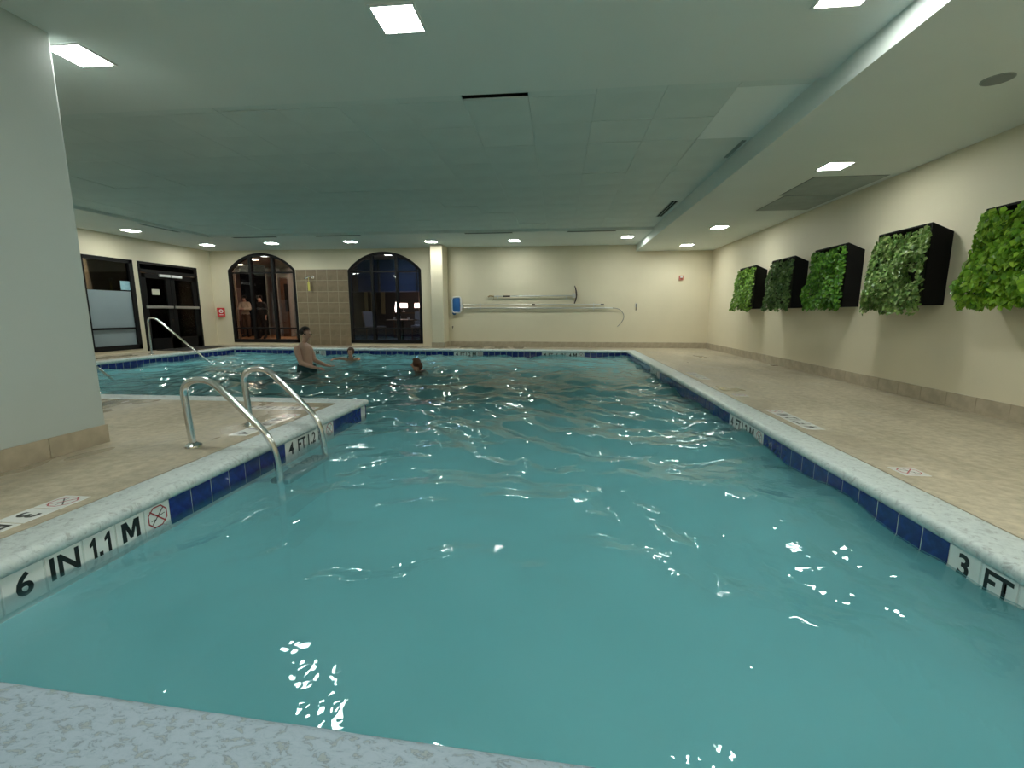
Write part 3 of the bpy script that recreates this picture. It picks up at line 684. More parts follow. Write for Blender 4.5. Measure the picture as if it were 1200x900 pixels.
for i, x in enumerate((-1.7, .2)):
    h = empty('pole_bracket', (x, WY-.05, 1.37), ('wall bracket at the rope end of the short pole', 'wall bracket beside the dark brush head')[i], 'bracket', 'pole brackets')
    MB().box(x-.01, x+.01, WY-.012, WY, 1.34, 1.44).build('plate', M_alu, h); MB().tube([(x, WY-.01, 1.383), (x, WY-.07, 1.383), (x, WY-.072, 1.41)], .005, 6).build('prong', M_alu, h)
hh = empty('hose_hook', (2.09, WY, 1.15), 'small grey metal hook alone on the back wall', 'hook')
MB().box(2.06, 2.12, WY-.012, WY, 1.10, 1.21).build('plate', M_alu, hh, bevel=.003); MB().tube(fillet([(2.09, WY-.01, 1.19), (2.09, WY-.07, 1.18), (2.09, WY-.08, 1.07), (2.085, WY-.03, 1.03)], .03, 4), .011, 8).build('hook', mat('hook_dark', (.1, .1, .09), .5), hh, smooth=True)
fa = empty('fire_alarm', (3.23, WY, 1.875), 'small red fire alarm box high on the back wall', 'alarm')
MB().box(3.175, 3.285, WY-.05, WY, 1.815, 1.935).build('housing', mat('faded_red', (.55, .16, .12), .5), fa, bevel=.008); MB().box(3.20, 3.26, WY-.054, WY-.048, 1.87, 1.92).build('strobe', M_whiteplastic, fa, bevel=.003)
MB().box(3.205, 3.255, WY-.053, WY-.048, 1.835, 1.852).build('label_plate', M_dred, fa)
pn = empty('wall_peg', (-3.0, WY, .56), 'tiny dark peg on the back wall below the net', 'peg'); MB().tube([(-3.0, WY, .56), (-3.0, WY-.03, .56)], .018, 8).build('peg', M_black, pn); MB().tube([(-3.0, WY-.02, .56), (-3.0, WY-.02, .50)], .006, 6).build('loop', M_black, pn)
# projecting red sign right of the far left corner
rs = empty('projecting_sign', (-10.05, WY, .97), 'red projecting equipment sign with white symbols in the far left corner', 'sign')
MB().prism([(-10.20, WY, .84), (-10.075, WY-.16, .84), (-9.95, WY, .84)], (0, 0, .26)).build('sign_body', M_redplastic, rs)
for sgn, (xa, ya, xb, yb) in enumerate(((-10.20, WY, -10.075, WY-.16), (-10.075, WY-.16, -9.95, WY))):
    d = Vector((xb-xa, yb-ya, 0)).normalized(); nn = Vector((d.y, -d.x, 0)); c0 = Vector(((xa+xb)/2, (ya+yb)/2, 1.0))+nn*.002
    if nn.y > 0: nn = -nn; c0 = Vector(((xa+xb)/2, (ya+yb)/2, 1.0))+nn*.002
    g = MB(); K = 16
    g.add([c0+d*math.cos(2*PI*k/K)*.055+Vector((0, 0, math.sin(2*PI*k/K)*.055)) for k in range(K)], [tuple(range(K))])
    g.m = 1; c1 = c0+nn*.002; g.add([c1+d*math.cos(2*PI*k/K)*.03+Vector((0, 0, math.sin(2*PI*k/K)*.03)) for k in range(K)], [tuple(range(K))])
    g.m = 0; c2 = c0-Vector((0, 0, .10)); g.add([c2-d*.05-Vector((0, 0, .01)), c2+d*.05-Vector((0, 0, .01)), c2+d*.05+Vector((0, 0, .01)), c2-d*.05+Vector((0, 0, .01))], [(0, 1, 2, 3)])
    g.build('symbol', [M_whiteplastic, M_redplastic], rs)

# ---------------------------------------------------------------- wall planters
def leaf_mat(name, cols, rough=.4):
    m, t, b = new_mat(name); N = t.nodes; L = t.links
    g = N.new('ShaderNodeNewGeometry'); r = N.new('ShaderNodeValToRGB'); r.color_ramp.elements.remove(r.color_ramp.elements[0])
    r.color_ramp.elements[0].position = 0; r.color_ramp.elements[0].color = (*cols[0], 1)
    for i, c_ in enumerate(cols[1:]): e = r.color_ramp.elements.new((i+1)/(len(cols)-1)); e.color = (*c_, 1)
    L.new(g.outputs['Random Per Island'], r.inputs[0]); L.new(r.outputs[0], b.inputs['Base Color']); b.inputs['Roughness'].default_value = rough
    tr = N.new('ShaderNodeBsdfTranslucent'); L.new(r.outputs[0], tr.inputs[0]); mx = N.new('ShaderNodeMixShader'); mx.inputs[0].default_value = .25
    L.new(b.outputs[0], mx.inputs[1]); L.new(tr.outputs[0], mx.inputs[2]); L.new(mx.outputs[0], N['Material Output'].inputs[0])
    return m
FX = WX-.21
def foliage(y0, y1, zb, zt, seed, size, cnt, bulge, mt, root, droop=.06, ragged=.02, holes=()):
    R = random.Random(seed); mb = MB()
    for i in range(cnt):
        v = R.random(); v = v**1.05; u = R.random()
        z = zt-.03-(zt-zb+droop-.02)*(1-v) if False else zb-droop*R.random()+(zt-.035-zb)*v
        t = 1-max(0, min(1, (z-zb)/(zt-zb)))
        edge = min(1, min(u, 1-u)*7)
        ov = .05*t+ragged*R.random()
        y = y0-ov+(y1-y0+2*ov*.75-.03)*u
        if any(abs(y-hy) < hr and abs(z-hz) < hr*1.3 for hy, hz, hr in holes): continue
        lump = .05*math.sin(9*y+seed)*math.sin(11*z+seed*2)
        dpt = (.015+bulge*(t**1.15)*(1-.35*max(0, t-.85)/.15))*(.55+.45*edge)+lump*edge+.02
        x = FX-dpt*(1-.55*R.random()**2.2)-.02*R.random()
        nrm = Vector((-1.0, R.uniform(-1.1, 1.1), R.uniform(-.5, 1.5))).normalized()
        if edge < .5: nrm = (nrm+Vector((0, -1 if u < .5 else 1, 0))*.6).normalized()
        down = Vector((R.uniform(-.5, .1), R.uniform(-.7, .7), -1)); down = (down-nrm*down.dot(nrm)).normalized(); side = nrm.cross(down)
        s_ = size*R.uniform(.65, 1.25); w = s_*R.uniform(.36, .46); P = Vector((x, y, z)); cup = nrm*s_*.12
        vs = [P-down*s_*.5, P-down*s_*.18+side*w+cup, P+down*s_*.2+side*w*.75+cup, P+down*s_*.55, P+down*s_*.2-side*w*.75+cup, P-down*s_*.18-side*w+cup]
        mb.add(vs, [(0, 1, 2, 3), (0, 3, 4, 5)])
    o_ = mb_build_raw(mb, 'foliage', mt, root); tag(o_, kind='stuff'); return o_
def mb_build_raw(mb, name, mt, root):
    me_ = bpy.data.meshes.new(name); o0 = W[root.name]; me_.from_pydata([Vector(v)-o0 for v in mb.v], [], mb.f); me_.materials.append(mt); return link(name, me_, root, o0)
G1 = leaf_mat('leaf_bright', [(.06, .16, .012), (.16, .34, .03), (.30, .50, .06), (.10, .24, .02)])
G2 = leaf_mat('leaf_dusty', [(.04, .10, .02), (.10, .20, .05), (.18, .30, .09), (.06, .14, .03)])
G3 = leaf_mat('leaf_mid', [(.03, .12, .012), (.08, .25, .02), (.18, .40, .04), (.05, .17, .015)])
G4 = leaf_mat('leaf_pale', [(.05, .14, .02), (.14, .27, .05), (.27, .40, .11), (.09, .20, .035), (.45, .55, .22)])
G5 = leaf_mat('leaf_lime', [(.06, .18, .01), (.17, .38, .02), (.33, .55, .05), (.10, .25, .015), (.40, .60, .07)])
PL = [(9.40, 10.20, G1, .048, 1700, .17, 'small bright green wall planter farthest along the right wall', 3),
      (7.94, 8.74, G2, .042, 2200, .14, 'dusty dark green wall planter, second from the far end', 5),
      (6.58, 7.37, G3, .046, 2400, .16, 'mid green leafy wall planter in the middle of the row', 8),
      (5.22, 6.01, G4, .047, 2700, .17, 'pale variegated wall planter, second nearest the camera', 13),
      (3.85, 4.635, G5, .062, 2100, .24, 'lime green broad-leaved wall planter nearest, cut by the photo edge', 21)]
ZB0, ZTF, ZTW = 1.03, 1.868, 1.775
for (y0, y1, gm, sz, cnt, bl, lb, sd) in PL:
    r = empty('wall_planter', (WX, (y0+y1)/2, ZB0), lb, 'planter', 'living planters on the right wall'); t = .018
    b = MB()
    for ya, yb in ((y0, y0+t), (y1-t, y1)): b.prism([(WX, ya, ZB0), (FX, ya, ZB0), (FX, ya, ZTF), (WX, ya, ZTW)], (0, yb-ya, 0))
    b.prism([(WX, y0+t, ZTW-t), (WX, y0+t, ZTW), (FX, y0+t, ZTF), (FX, y0+t, ZTF-t)], (0, y1-y0-2*t, 0))
    b.box(FX, WX, y0+t, y1-t, ZB0, ZB0+t); b.box(WX-.03, WX-.01, y0+t, y1-t, ZB0+t, ZTW-t)
    b.build('planter_box', M_blackbox, r)
    MB().box(FX+.01, WX-.1, y0+t, y1-t, ZB0+t, ZTW-t-.02).build('soil_pack', mat('felt', (.03, .035, .02), .95), r)
    foliage(y0, y1, ZB0, ZTF, sd, sz, cnt, bl, gm, r, droop=.10 if sd == 13 else .05, ragged=.03, holes=(((5.26, 1.31, .05),) if sd == 13 else ()))

# ---------------------------------------------------------------- rooms behind the glass
M_corr = mat('corridor_wall', (.30, .21, .15), .7); M_corrfloor = mat('corridor_floor', (.34, .17, .07), .5); M_dark = mat('dark_room', (.03, .03, .035), .8)
M_wood = mat('dark_wood', (.10, .045, .02), .5, var=.3, scale=6); M_grey = mat('grey_panel', (.24, .22, .21), .6); M_navy = mat('dusk_pane_blue', (.055, .085, .17), .6, var=.4, scale=1.1)
M_pinklit = mat('plaster_lit_pink', (.60, .42, .34), .7)
rm = MB(); rm.box(-15.5, -6.9, 19.4, 19.5, 0, 2.9); rm.box(-15.6, -15.5, WY+.22, 19.5, 0, 2.9); rm.prism([(-6.95, WY+.22, 0), (-6.78, WY+.22, 0), (-9.05, 17.2, 0), (-9.2, 17.2, 0)], (0, 0, 2.9)); rm.box(-9.2, -9.1, 17.2, 19.5, 0, 2.9)
struct('wall_corridor', rm, M_corr); struct('floor_corridor', MB().box(-15.6, -6.9, WY+.22, 19.5, -.1, 0), M_corrfloor); struct('ceiling_corridor', MB().box(-15.6, 0, WY+.22, 19.5, 2.9, 3.0), M_corr)
struct('wall_lit_patch', MB().box(-14.4, -13.2, 18.9, 19.38, 0.6, 2.05), M_pinklit)  # lit stretch of corridor wall, its brightness put into the pink colour
struct('column_corridor', MB().box(-13.05, -12.35, 17.7, 18.3, 0, 2.9), M_black)
for i, x in enumerate((-11.35, -10.75, -9.9, -9.3)):
    struct('trim_%d' % (i+1), MB().box(x, x+.18, 17.3, 17.5, 0, 2.7), M_grey)
dd = empty('door_2', (-10.35, 17.6, 0), 'panelled corridor doors seen through the left arch', kind='structure')
for x in (-11.15, -10.5, -9.68): 
    MB().box(x, x+.55, 17.42, 17.48, 0, 2.35).build('door_leaf', M_wood, dd); MB().box(x+.17, x+.38, 17.40, 17.425, 1.0, 2.1).build('pane', M_black, dd)
struct('wall_dividing', MB().box(-10.2, -9.21, 17.55, 17.6, 0, 2.9), M_grey)
M_lamp = mat('warm_lamp', (1, .8, .6), .5, emit=(1, .72, .5), estr=45)
def downlight(x, y, z, lb, m, s_=.14):
    r = empty('downlight', (x, y, z), lb, 'light', 'downlights behind the glass'); MB().box(x-s_, x+s_, y-s_, y+s_, z-.012, z-.004).build('diffuser', m, r); MB().box(x-s_-.02, x+s_+.02, y-s_-.02, y+s_+.02, z-.005, z).build('frame', M_whiteplastic, r)
downlight(-9.6, 14.6, 2.9, 'corridor downlight nearest the left arch', M_lamp, .18); downlight(-11.2, 16.0, 2.9, 'middle corridor downlight behind the left arch', M_lamp, .12); downlight(-13.0, 17.8, 2.9, 'farthest corridor downlight behind the left arch', M_lamp, .12); downlight(-10.0, 16.6, 2.9, 'corridor downlight above the panelled doors', M_lamp, .1)
sc = empty('wall_sconce', (-9.87, 17.2, 1.5), 'small bright sconce on the corridor doors behind the left arch', 'sconce')
MB().ellipsoid((-9.95, 17.25, 1.82), (.03, .03, .05)).build('bulb', mat('bulb', (1, 1, 1), .5, emit=(1, .95, .9), estr=14), sc); MB().ellipsoid((-9.95, 17.25, 1.12), (.035, .03, .05)).build('bulb', bpy.data.materials['bulb'], sc); MB().box(-9.96, -9.94, 17.26, 17.3, 1.0, 1.95).build('stem', M_alu, sc)
nt = empty('door_notice', (-9.6, 17.38, 1.1), 'pale paper notice on a corridor door behind the left arch', 'notice'); MB().box(-9.72, -9.5, 17.37, 17.38, .98, 1.28).build('sheet', M_paper, nt)
# dining room
M_carpet = mat('dining_carpet', (.06, .06, .07), .9); M_fab = mat('chair_fabric', (.20, .17, .16), .8); M_tabletop = mat('table_top', (.22, .14, .09), .4); M_cup = mat('cup_white', (.7, .7, .72), .4)
struct('floor_dining', MB().box(-9.1, 0, WY+.22, 19.5, -.099, .001), M_carpet)
struct('wall_dining', MB().box(-10.6, 0, 18.4, 18.5, 0, 3.0).box(-.1, 0, WY+.22, 18.5, 0, 3.0), M_dark)
struct('wall_dusk_panes', MB().box(-8.9, 0, 16.7, 16.95, 1.74, 2.9), M_navy)  # stands for tall blue panes; their dusk glow is put into the paint
for i, (x, w) in enumerate(((-7.9, .35), (-6.75, .06), (-5.3, .06), (-4.55, .9))): struct('trim_%d' % (i+6), MB().box(x, x+w, 16.62, 16.7, 1.74, 2.9), M_dark)
struct('wall_service', MB().box(-5.6, -4.0, 17.9, 18.0, 0, 2.4), mat('service_wall', (.34, .25, .20), .7))
def chair(x, y, rot, lb):
    r = empty('dining_chair', (0, 0, 0), lb, 'chair', 'dining chairs behind the right arch'); b = MB()
    MB().box(-.25, .25, -.25, .25, .42, .52).build('seat', M_fab, r, bevel=.03)
    MB().prism([(-.25, -.27, .45), (-.20, -.27, .45), (-.29, -.27, 1.0), (-.35, -.27, 1.0)], (0, .54, 0)).build('backrest', M_fab, r, bevel=.015)
    for sx in (-.21, .21):
        for sy_ in (-.21, .21): MB().tube([(sx, sy_, .43), (sx*1.05, sy_*1.05, 0)], [.02, .014], 8).build('leg', M_wood, r)
    r.location = (x, y, 0); r.rotation_euler = (0, 0, rot)
chair(-6.0, 14.45, -.3, 'upholstered dining chair left of the round table behind the right arch'); chair(-4.30, 14.6, PI+.2, 'upholstered dining chair right of the round table behind the right arch'); chair(-5.0, 16.0, PI*1.5, 'upholstered dining chair on the far side of the round table')
tb = empty('dining_table', (-5.2, 14.75, 0), 'round dining table behind the right arch', 'table'); MB().disc((-5.2, 14.75, .70), .52, .035, 'z', 28).build('tabletop', M_tabletop, tb); MB().lathe([(.25, 0), (.22, .03), (.05, .06), (.04, .70)], (-5.2, 14.75, 0)).build('pedestal', M_black, tb, smooth=True)
for i, (x, y, h_) in enumerate(((-5.42, 14.6, .07), (-5.2, 14.5, .12), (-5.0, 14.8, .07))):
    cu = empty('cup', (x, y, .736), ('low white cup at the left of the round table', 'tall white cup nearest on the round table', 'low white cup at the right of the round table')[i], 'cup', 'cups on the dining table')
    MB().lathe([(0, 0), (.03, 0), (.04, h_), (.036, h_), (.028, .006), (0, .006)], (x, y, .736), 14).build('cup_body', M_cup, cu, smooth=True)
M_shade = mat('lamp_shade_lit', (1, .8, .7), .6, emit=(1, .66, .55), estr=3.2)
cn = empty('console_table', (-5.3, 17.0, 0), 'dark console table under the two lamps behind the right arch', 'table'); MB().box(-6.4, -4.6, 16.98, 17.35, .92, .98).build('tabletop', M_wood, cn)
for x in (-6.35, -4.7): 
    for y in (17.0, 17.28): MB().box(x, x+.05, y, y+.05, 0, .92).build('leg', M_wood, cn)
for i, x in enumerate((-5.98, -5.38)):
    l = empty('table_lamp', (x, 17.15, .98), ('lit table lamp left of the mullion behind the right arch', 'lit table lamp at the right edge behind the right arch')[i], 'lamp', 'lit table lamps')
    MB().lathe([(.16, .17), (.15, .34)], (x, 17.15, .98)).build('lamp_shade', M_shade, l, smooth=True); MB().lathe([(.07, 0), (.05, .02), (.02, .05), (.03, .12), (.01, .18)], (x, 17.15, .98)).build('base', M_black, l, smooth=True)
fl_ = empty('glowing_vase', (-6.24, 17.1, .98), 'narrow glowing candle vase left of the lamps behind the right arch', 'lamp'); MB().lathe([(0, 0), (.05, 0), (.06, .15), (.03, .36), (0, .42)], (-6.24, 17.1, .98)).build('glass_body', mat('candle_glow', (1, .8, .6), .5, emit=(1, .8, .7), estr=5), fl_, smooth=True)
M_curt = mat('curtain_green', (.20, .19, .10), .8)
for i, (x, w) in enumerate(((-8.0, .12), (-7.72, .2), (-7.3, .16))): 
    cc = empty('curtain', (x, 18.2, .9), ('narrow', 'wide', 'middle')[i]+' lit strip of curtain in the dining room beyond the glass', 'curtain', 'curtain strips'); MB().box(x, x+w, 18.2, 18.25, .9, 1.95).build('fabric', M_curt, cc)
M_cool = mat('added_cool_lamp', (.7, .8, 1), .5, emit=(.5, .68, 1), estr=48)
downlight(-5.3, 15.2, 2.9, 'added cool downlight over the round table', M_cool, .13); downlight(-3.0, 15.2, 2.9, 'added cool downlight at the right of the dining room', M_cool, .13)  # lamps added to light the dining room blue
# room beyond the left wall
lr = MB(); lr.box(-13.6, -13.5, 5, 14, 0, 2.9); lr.box(-13.6, LX-.2, 5, 5.1, 0, 2.9); lr.box(-13.6, LX-.2, 13.9, 14, 0, 2.9)
struct('wall_lobby', lr, mat('lobby_wall', (.14, .11, .08), .7)); struct('floor_lobby', MB().box(-13.6, LX-.2, 5, 14, -.1, 0), M_corrfloor); struct('ceiling_lobby', MB().box(-13.6, LX-.2, 5, 14, 2.9, 3), M_corr)
struct('column_lobby', MB().box(-12.6, -12.3, 12.2, 12.6, 0, 2.9).box(-12.4, -12.1, 10.6, 10.8, 0, 2.9), mat('cream_column', (.42, .38, .24), .7))
struct('trim_11', MB().box(-13.5, -13.42, 9.5, 13.9, 0, 1.1), M_wood)
cb_ = empty('cabinet', (-12.8, 12.0, 0), 'dark wood cabinet beyond the double door', 'cabinet'); MB().box(-13.1, -12.6, 12.9, 13.6, 0, 2.1).build('body', M_wood, cb_); MB().box(-12.6, -12.58, 12.95, 13.25, .1, 2.0).build('door', M_wood, cb_)
downlight(-12.0, 11.0, 2.9, 'added lobby downlight beyond the double door', M_lamp, .2)  # lamp added to brighten the lobby behind the door glass

# ---------------------------------------------------------------- people
def skin_mat(name, c): return mat(name, c, .5, var=.08, scale=9)
def skinned(name, pts, edges, radii, root, m, sub=2):
    me_ = bpy.data.meshes.new(name); o0 = W[root.name]; me_.from_pydata([Vector(p)-o0 for p in pts], edges, []); ob = bpy.data.objects.new(name, me_); C.objects.link(ob)
    md = ob.modifiers.new('skin', 'SKIN'); md.use_smooth_shade = True; md.branch_smoothing = .6
    for i, sv in enumerate(me_.skin_vertices[0].data): r = radii[i]; sv.radius = r if isinstance(r, tuple) else (r, r); sv.use_root = (i == 0)
    s2 = ob.modifiers.new('sub', 'SUBSURF'); s2.levels = sub; s2.render_levels = sub
    bpy.context.view_layer.update()
    m2 = bpy.data.meshes.new_from_object(ob.evaluated_get(bpy.context.evaluated_depsgraph_get())); bpy.data.objects.remove(ob)
    m2.name = name; m2.materials.clear(); m2.materials.append(m); m2.shade_smooth(); return link(name, m2, root, o0)
class Rig:
    def __init__(s): s.p = []; s.e = []; s.r = []
    def j(s, p, r, par=None):
        s.p.append(p); s.r.append(r); i = len(s.p)-1
        if par is not None: s.e.append((par, i))
        return i
    def chain(s, par, lst):
        for p, r in lst: par = s.j(p, r, par)
        return par
def hand(rig, wrist, at, d, side, k=1.0):
    """palm and five separate curled fingers from the wrist joint"""
    d = Vector(d).normalized(); s_ = Vector(side).normalized(); up = d.cross(s_); a = Vector(at)
    palm = rig.j(a+d*.05*k, (.030*k, .030*k), wrist); kn = rig.j(a+d*.085*k, (.034*k, .030*k), palm)
    for i, l in enumerate((.060, .072, .066, .050)):
        o_ = s_*(.027-.018*i)*k; b = a+d*.095*k+o_
        rig.chain(kn, [(b, .0095*k), (b+(d*.6*l-up*.1*l)*k, .009*k), (b+(d*1.0*l-up*.35*l)*k, .008*k)])
    rig.chain(palm, [(a+(d*.055+s_*.042)*k, .012*k), (a+(d*.095+s_*.062)*k, .010*k)])
def face_bits(root, c, fwd, sc_=1.0, eye=True):
    c = Vector(c); f_ = Vector(fwd).normalized(); s_ = Vector((0, 0, 1)).cross(f_)
    for k in (-1, 1):
        e = c+f_*.077*sc_+s_*.032*k*sc_+Vector((0, 0, .005*sc_)); MB().ellipsoid(e, (.011*sc_,)*3, 8, 6).build('eye', M_black, root, smooth=True)
    q = c+f_*.082*sc_-Vector((0, 0, .055*sc_)); MB().ellipsoid(q, (.016*sc_, .016*sc_, .006*sc_), 8, 6).build('mouth', mat('lips', (.30, .08, .07), .5), root, smooth=True)
S1 = skin_mat('skin_man', (.58, .35, .26)); M_hair = mat('hair_dark', (.012, .008, .006), .6, bump=.4, bscale=150); M_hair2 = mat('hair_auburn', (.085, .03, .012), .55, bump=.4, bscale=120)
M_shorts = mat('swim_shorts', (.006, .055, .06), .7)
# the man, waist deep, seen from his left... turned towards image right
man = empty('person', (-4.77, 8.1, ZF), 'bare-chested man with short dark hair and teal shorts standing waist deep', 'person')
g = Rig(); mx_, my_ = -4.77, 8.1
pel = g.j((mx_, my_, -.14), (.155, .13))
bel = g.j((mx_-.005, my_, .03), (.155, .145), pel); ch = g.j((mx_-.03, my_, .20), (.185, .175), bel); uc = g.j((mx_-.05, my_, .31), (.15, .135), ch)
nk = g.j((mx_-.01, my_, .40), .07, uc); n2 = g.j((mx_+.02, my_, .455), .068, nk); hd = g.j((mx_+.045, my_, .52), (.083, .093), n2); ht = g.j((mx_+.035, my_, .60), (.082, .096), hd); g.j((mx_+.025, my_, .645), (.055, .065), ht)
g.j((mx_+.128, my_-.004, .53), .016, hd)
for sg in (-1, 1):
    shd = g.j((mx_-.06, my_+sg*.15, .325), .075, uc); s2 = g.j((mx_-.05, my_+sg*.215, .28), .066, shd)
    el = g.j((mx_+.03, my_+sg*.24, .03), .047, s2); f1 = g.j((mx_+.17, my_+sg*.22, -.02), .042, el); wr = g.j((mx_+.29, my_+sg*.20, -.06), .028, f1)
    hand(g, wr, (mx_+.29, my_+sg*.20, -.06), (1, 0, -.15), (0, -sg, .2))
    hp_ = g.j((mx_, my_+sg*.10, -.27), .105, pel); kn_ = g.j((mx_+.03, my_+sg*.12, -.62), .065, hp_); cf = g.j((mx_-.01, my_+sg*.12, -.80), .058, kn_); an = g.j((mx_-.02, my_+sg*.12, -1.04), .04, cf); g.chain(an, [((mx_+.04, my_+sg*.12, -1.08), .038), ((mx_+.16, my_+sg*.14, -1.09), .03)])
skinned('body', g.p, g.e, g.r, man, S1)
MB().ellipsoid((mx_+.018, my_, .598), (.108, .092, .105), 18, 12, cut=lambda q: q[0] > .035 and q[2] < .045 or q[2] < -.045).build('hair', M_hair, man, smooth=True)
for sg in (-1, 1): MB().ellipsoid((mx_+.03, my_+sg*.088, .53), (.02, .012, .032), 8, 6).build('ear', S1, man, smooth=True)
face_bits(man, (mx_+.045, my_, .545), (1, 0, 0))
sh_ = MB(); sh_.lathe([(.162, .0), (.175, -.08), (.185, -.20), (.19, -.26)], (mx_, my_, -.02), 24)
for sg in (-1, 1): sh_.tube([(mx_, my_+sg*.10, -.22), (mx_+.02, my_+sg*.115, -.55)], [.125, .115], 16)
sh_.build('shorts', M_shorts, man, smooth=True)
# swimming child facing the camera
S2 = skin_mat('skin_child', (.55, .30, .20))
kid = empty('person', (-4.97, 10.4, ZF), 'child with auburn hair swimming towards the camera, arms spread', 'person')
g = Rig(); kx, ky = -4.96, 10.35
pe = g.j((kx+.02, ky+.45, -.45), (.10, .09)); c1 = g.j((kx, ky+.15, -.25), (.12, .10), pe); c2 = g.j((kx, ky+.05, -.17), (.10, .085), c1)
nk = g.j((kx, ky, -.10), .042, c2); hd = g.j((kx, ky-.02, -.03), (.066, .072), nk); ht = g.j((kx, ky-.01, .05), (.07, .075), hd); g.j((kx, ky, .09), .05, ht); g.j((kx, ky-.10, -.0), .013, hd)
for sg in (-1, 1):
    s_ = g.j((kx+sg*.13, ky+.02, -.15), .045, c2); el = g.j((kx+sg*.25, ky-.10, -.125), .034, s_); wr = g.j((kx+sg*.33, ky-.25, -.13), .024, el); hand(g, wr, (kx+sg*.33, ky-.25, -.13), (-.2*sg, -1, -.1), (-sg, 0, 0), .75)
    hp_ = g.j((kx+sg*.07+.02, ky+.6, -.5), .065, pe); kn_ = g.j((kx+sg*.1, ky+.85, -.6), .045, hp_); an = g.j((kx+sg*.1, ky+1.1, -.5), .03, kn_); g.j((kx+sg*.1, ky+1.2, -.52), .022, an)
skinned('body', g.p, g.e, g.r, kid, S2)
MB().ellipsoid((kx, ky+.012, .045), (.086, .09, .098), 18, 12, cut=lambda q: q[1] < -.02 and q[2] < .035 or q[2] < -.09).build('hair', M_hair2, kid, smooth=True)
face_bits(kid, (kx, ky-.015, .015), (0, -1, 0), .8)
sw = MB(); sw.ellipsoid((kx, ky+.16, -.26), (.135, .12, .12)); sw.build('swimsuit', M_shorts, kid, smooth=True)
for sg in (-1, 1): MB().tube([(kx+sg*.06, ky-.04, -.13), (kx+sg*.075, ky+.0, -.075), (kx+sg*.07, ky+.07, -.09)], .012, 6).build('strap', M_shorts, kid)
# second child, only the head out of the water
kid2 = empty('person', (-2.75, 8.5, ZF), 'child in the water showing only the back of a wet auburn head', 'person')
g = Rig(); kx, ky = -2.755, 8.50
pe = g.j((kx+.12, ky+.05, -.55), (.10, .09)); c1 = g.j((kx+.06, ky+.02, -.38), (.12, .10), pe); c2 = g.j((kx+.04, ky, -.25), (.10, .085), c1)
nk = g.j((kx+.02, ky, -.15), .042, c2); hd = g.j((kx-.02, ky, -.08), (.066, .07), nk); ht = g.j((kx-.015, ky, .0), (.07, .075), hd); g.j((kx, ky, .04), .05, ht); g.j((kx-.098, ky-.03, -.05), .013, hd)
for sg in (-1, 1):
    s_ = g.j((kx+.09, ky+sg*.12, -.185), .045, c2); el = g.j((kx+.18, ky+sg*.2, -.25), .034, s_); wr = g.j((kx+.06, ky+sg*.30, -.27), .024, el); hand(g, wr, (kx+.06, ky+sg*.30, -.27), (-1, 0, 0), (0, -sg, 0), .75)
    hp_ = g.j((kx+.15, ky+sg*.07, -.65), .065, pe); kn_ = g.j((kx+.1, ky+sg*.1, -.85), .045, hp_); an = g.j((kx+.3, ky+sg*.1, -.98), .03, kn_); g.j((kx+.26, ky+sg*.1, -1.06), .022, an)
skinned('body', g.p, g.e, g.r, kid2, S2)
MB().ellipsoid((kx+.005, ky, -.005), (.092, .088, .1), 18, 12, cut=lambda q: q[0] < -.035 and q[2] < .04 and q[1] > -.09).build('hair', M_hair2, kid2, smooth=True)
MB().tube([(kx+.07, ky-.01, -.02), (kx+.10, ky-.02, -.09), (kx+.08, ky-.02, -.15)], [.05, .045, .02], 10).build('wet_hair', M_hair2, kid2, smooth=True)
face_bits(kid2, (kx-.02, ky, -.035), (-1, 0, 0), .8)
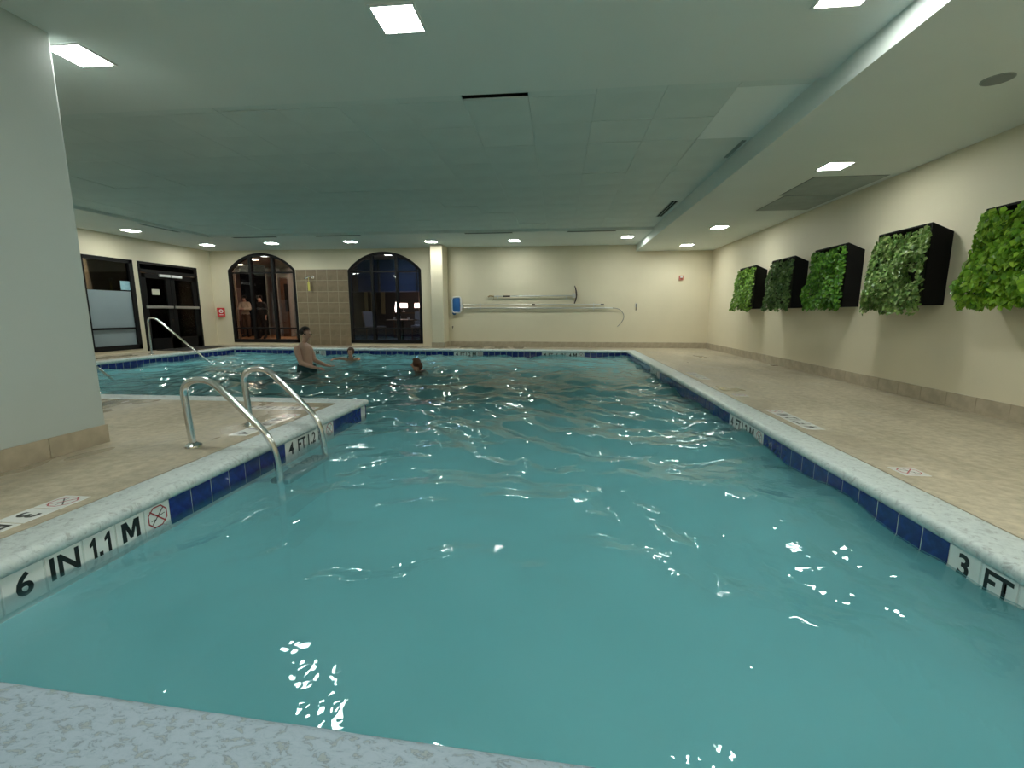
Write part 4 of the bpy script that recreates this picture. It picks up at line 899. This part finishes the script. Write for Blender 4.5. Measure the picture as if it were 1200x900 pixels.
# two people in the corridor
def stander(x, y, lb, top, bottom, arms, hairm, h=1.62, skinm=S1):
    r = empty('person', (x, y, 0), lb, 'person'); g = Rig(); k = h/1.7
    P = lambda a, b, c_: (x+a*k, y+b*k, c_*k)
    pe = g.j(P(0, 0, .92), (.14*k, .11*k)); c1 = g.j(P(0, 0, 1.08), (.14*k, .105*k), pe); c2 = g.j(P(0, 0, 1.25), (.15*k, .11*k), c1); c3 = g.j(P(0, 0, 1.37), (.10*k, .08*k), c2)
    nk = g.j(P(0, -.01, 1.45), .05*k, c3); hd = g.j(P(0, -.03, 1.54), (.068*k, .078*k), nk); g.j(P(0, -.02, 1.62), (.07*k, .08*k), hd); g.j(P(0, -.12, 1.54), .014*k, hd)
    for sg in (-1, 1):
        s_ = g.j(P(sg*.16, 0, 1.38), .062*k, c3)
        if arms == 'crossed': el = g.j(P(sg*.26, -.06, 1.12), .048*k, s_); wr = g.j(P(sg*.03, -.21, 1.13+sg*.02), .034*k, el); hand(g, wr, P(sg*.03, -.21, 1.13+sg*.02), (-sg, -.1, .1), (0, 0, 1), .9*k)
        else: el = g.j(P(sg*.25, .0, 1.12), .045*k, s_); wr = g.j(P(sg*.24, -.08, .88), .03*k, el); hand(g, wr, P(sg*.24, -.08, .88), (0, -.1, -1), (0, -1, 0), .9*k)
        hp_ = g.j(P(sg*.09, 0, .84), .09*k, pe); kn_ = g.j(P(sg*.10, -.01, .48), .06*k, hp_); an = g.j(P(sg*.11, .01, .09), .042*k, kn_); g.chain(an, [(P(sg*.115, -.04, .045), .04*k), (P(sg*.13, -.15, .035), .034*k)])
    b = skinned('body', g.p, g.e, g.r, r, skinm)
    # clothes: the same figure swelled a little, cut at neck, wrists and ankles
    def shell(name, m_, test, grow):
        bm = bmesh.new(); bm.from_mesh(b.data); bm.normal_update()
        for v in bm.verts: v.co += v.normal*grow
        bmesh.ops.delete(bm, geom=[f_ for f_ in bm.faces if not test(f_.calc_center_median()/k)], context='FACES')
        me2 = bpy.data.meshes.new(name); bm.to_mesh(me2); bm.free(); me2.materials.clear(); me2.materials.append(m_); me2.shade_smooth(); link(name, me2, r, W[r.name])
    def is_hand(c_): return (abs(c_.x) < .10 and c_.y < -.19 and c_.z < 1.3) if arms == 'crossed' else (abs(c_.x) > .17 and c_.z < .87)
    shell('top', top, lambda c_: .93 < c_.z < 1.44 and not is_hand(c_), .016)
    shell('trousers', bottom, lambda c_: .08 < c_.z <= .97 and abs(c_.x) < .205, .014)
    shell('shoes', M_black, lambda c_: c_.z <= .085, .012)
    MB().ellipsoid(P(0, .0, 1.60), (.088*k, .098*k, .11*k), 14, 9, cut=lambda q: q[1] < -.03 and q[2] < .04).build('hair', hairm, r, smooth=True)
    face_bits(r, P(0, -.02, 1.56), (0, -1, 0), k*.95)
M_cream = mat('cream_sweater', (.62, .54, .42), .85, bump=.3, bscale=120); M_brownt = mat('brown_trousers', (.09, .055, .035), .8); M_blk = mat('black_cloth', (.012, .012, .014), .8)
stander(-12.42, 17.0+.0, 'person in cream sweater and brown trousers, arms crossed, behind the left arch', M_cream, M_brownt, 'crossed', M_hair, 1.64)
stander(-11.0, 15.9, 'person in black clothes standing in the corridor behind the left arch', M_blk, M_blk, 'down', M_hair, 1.6)
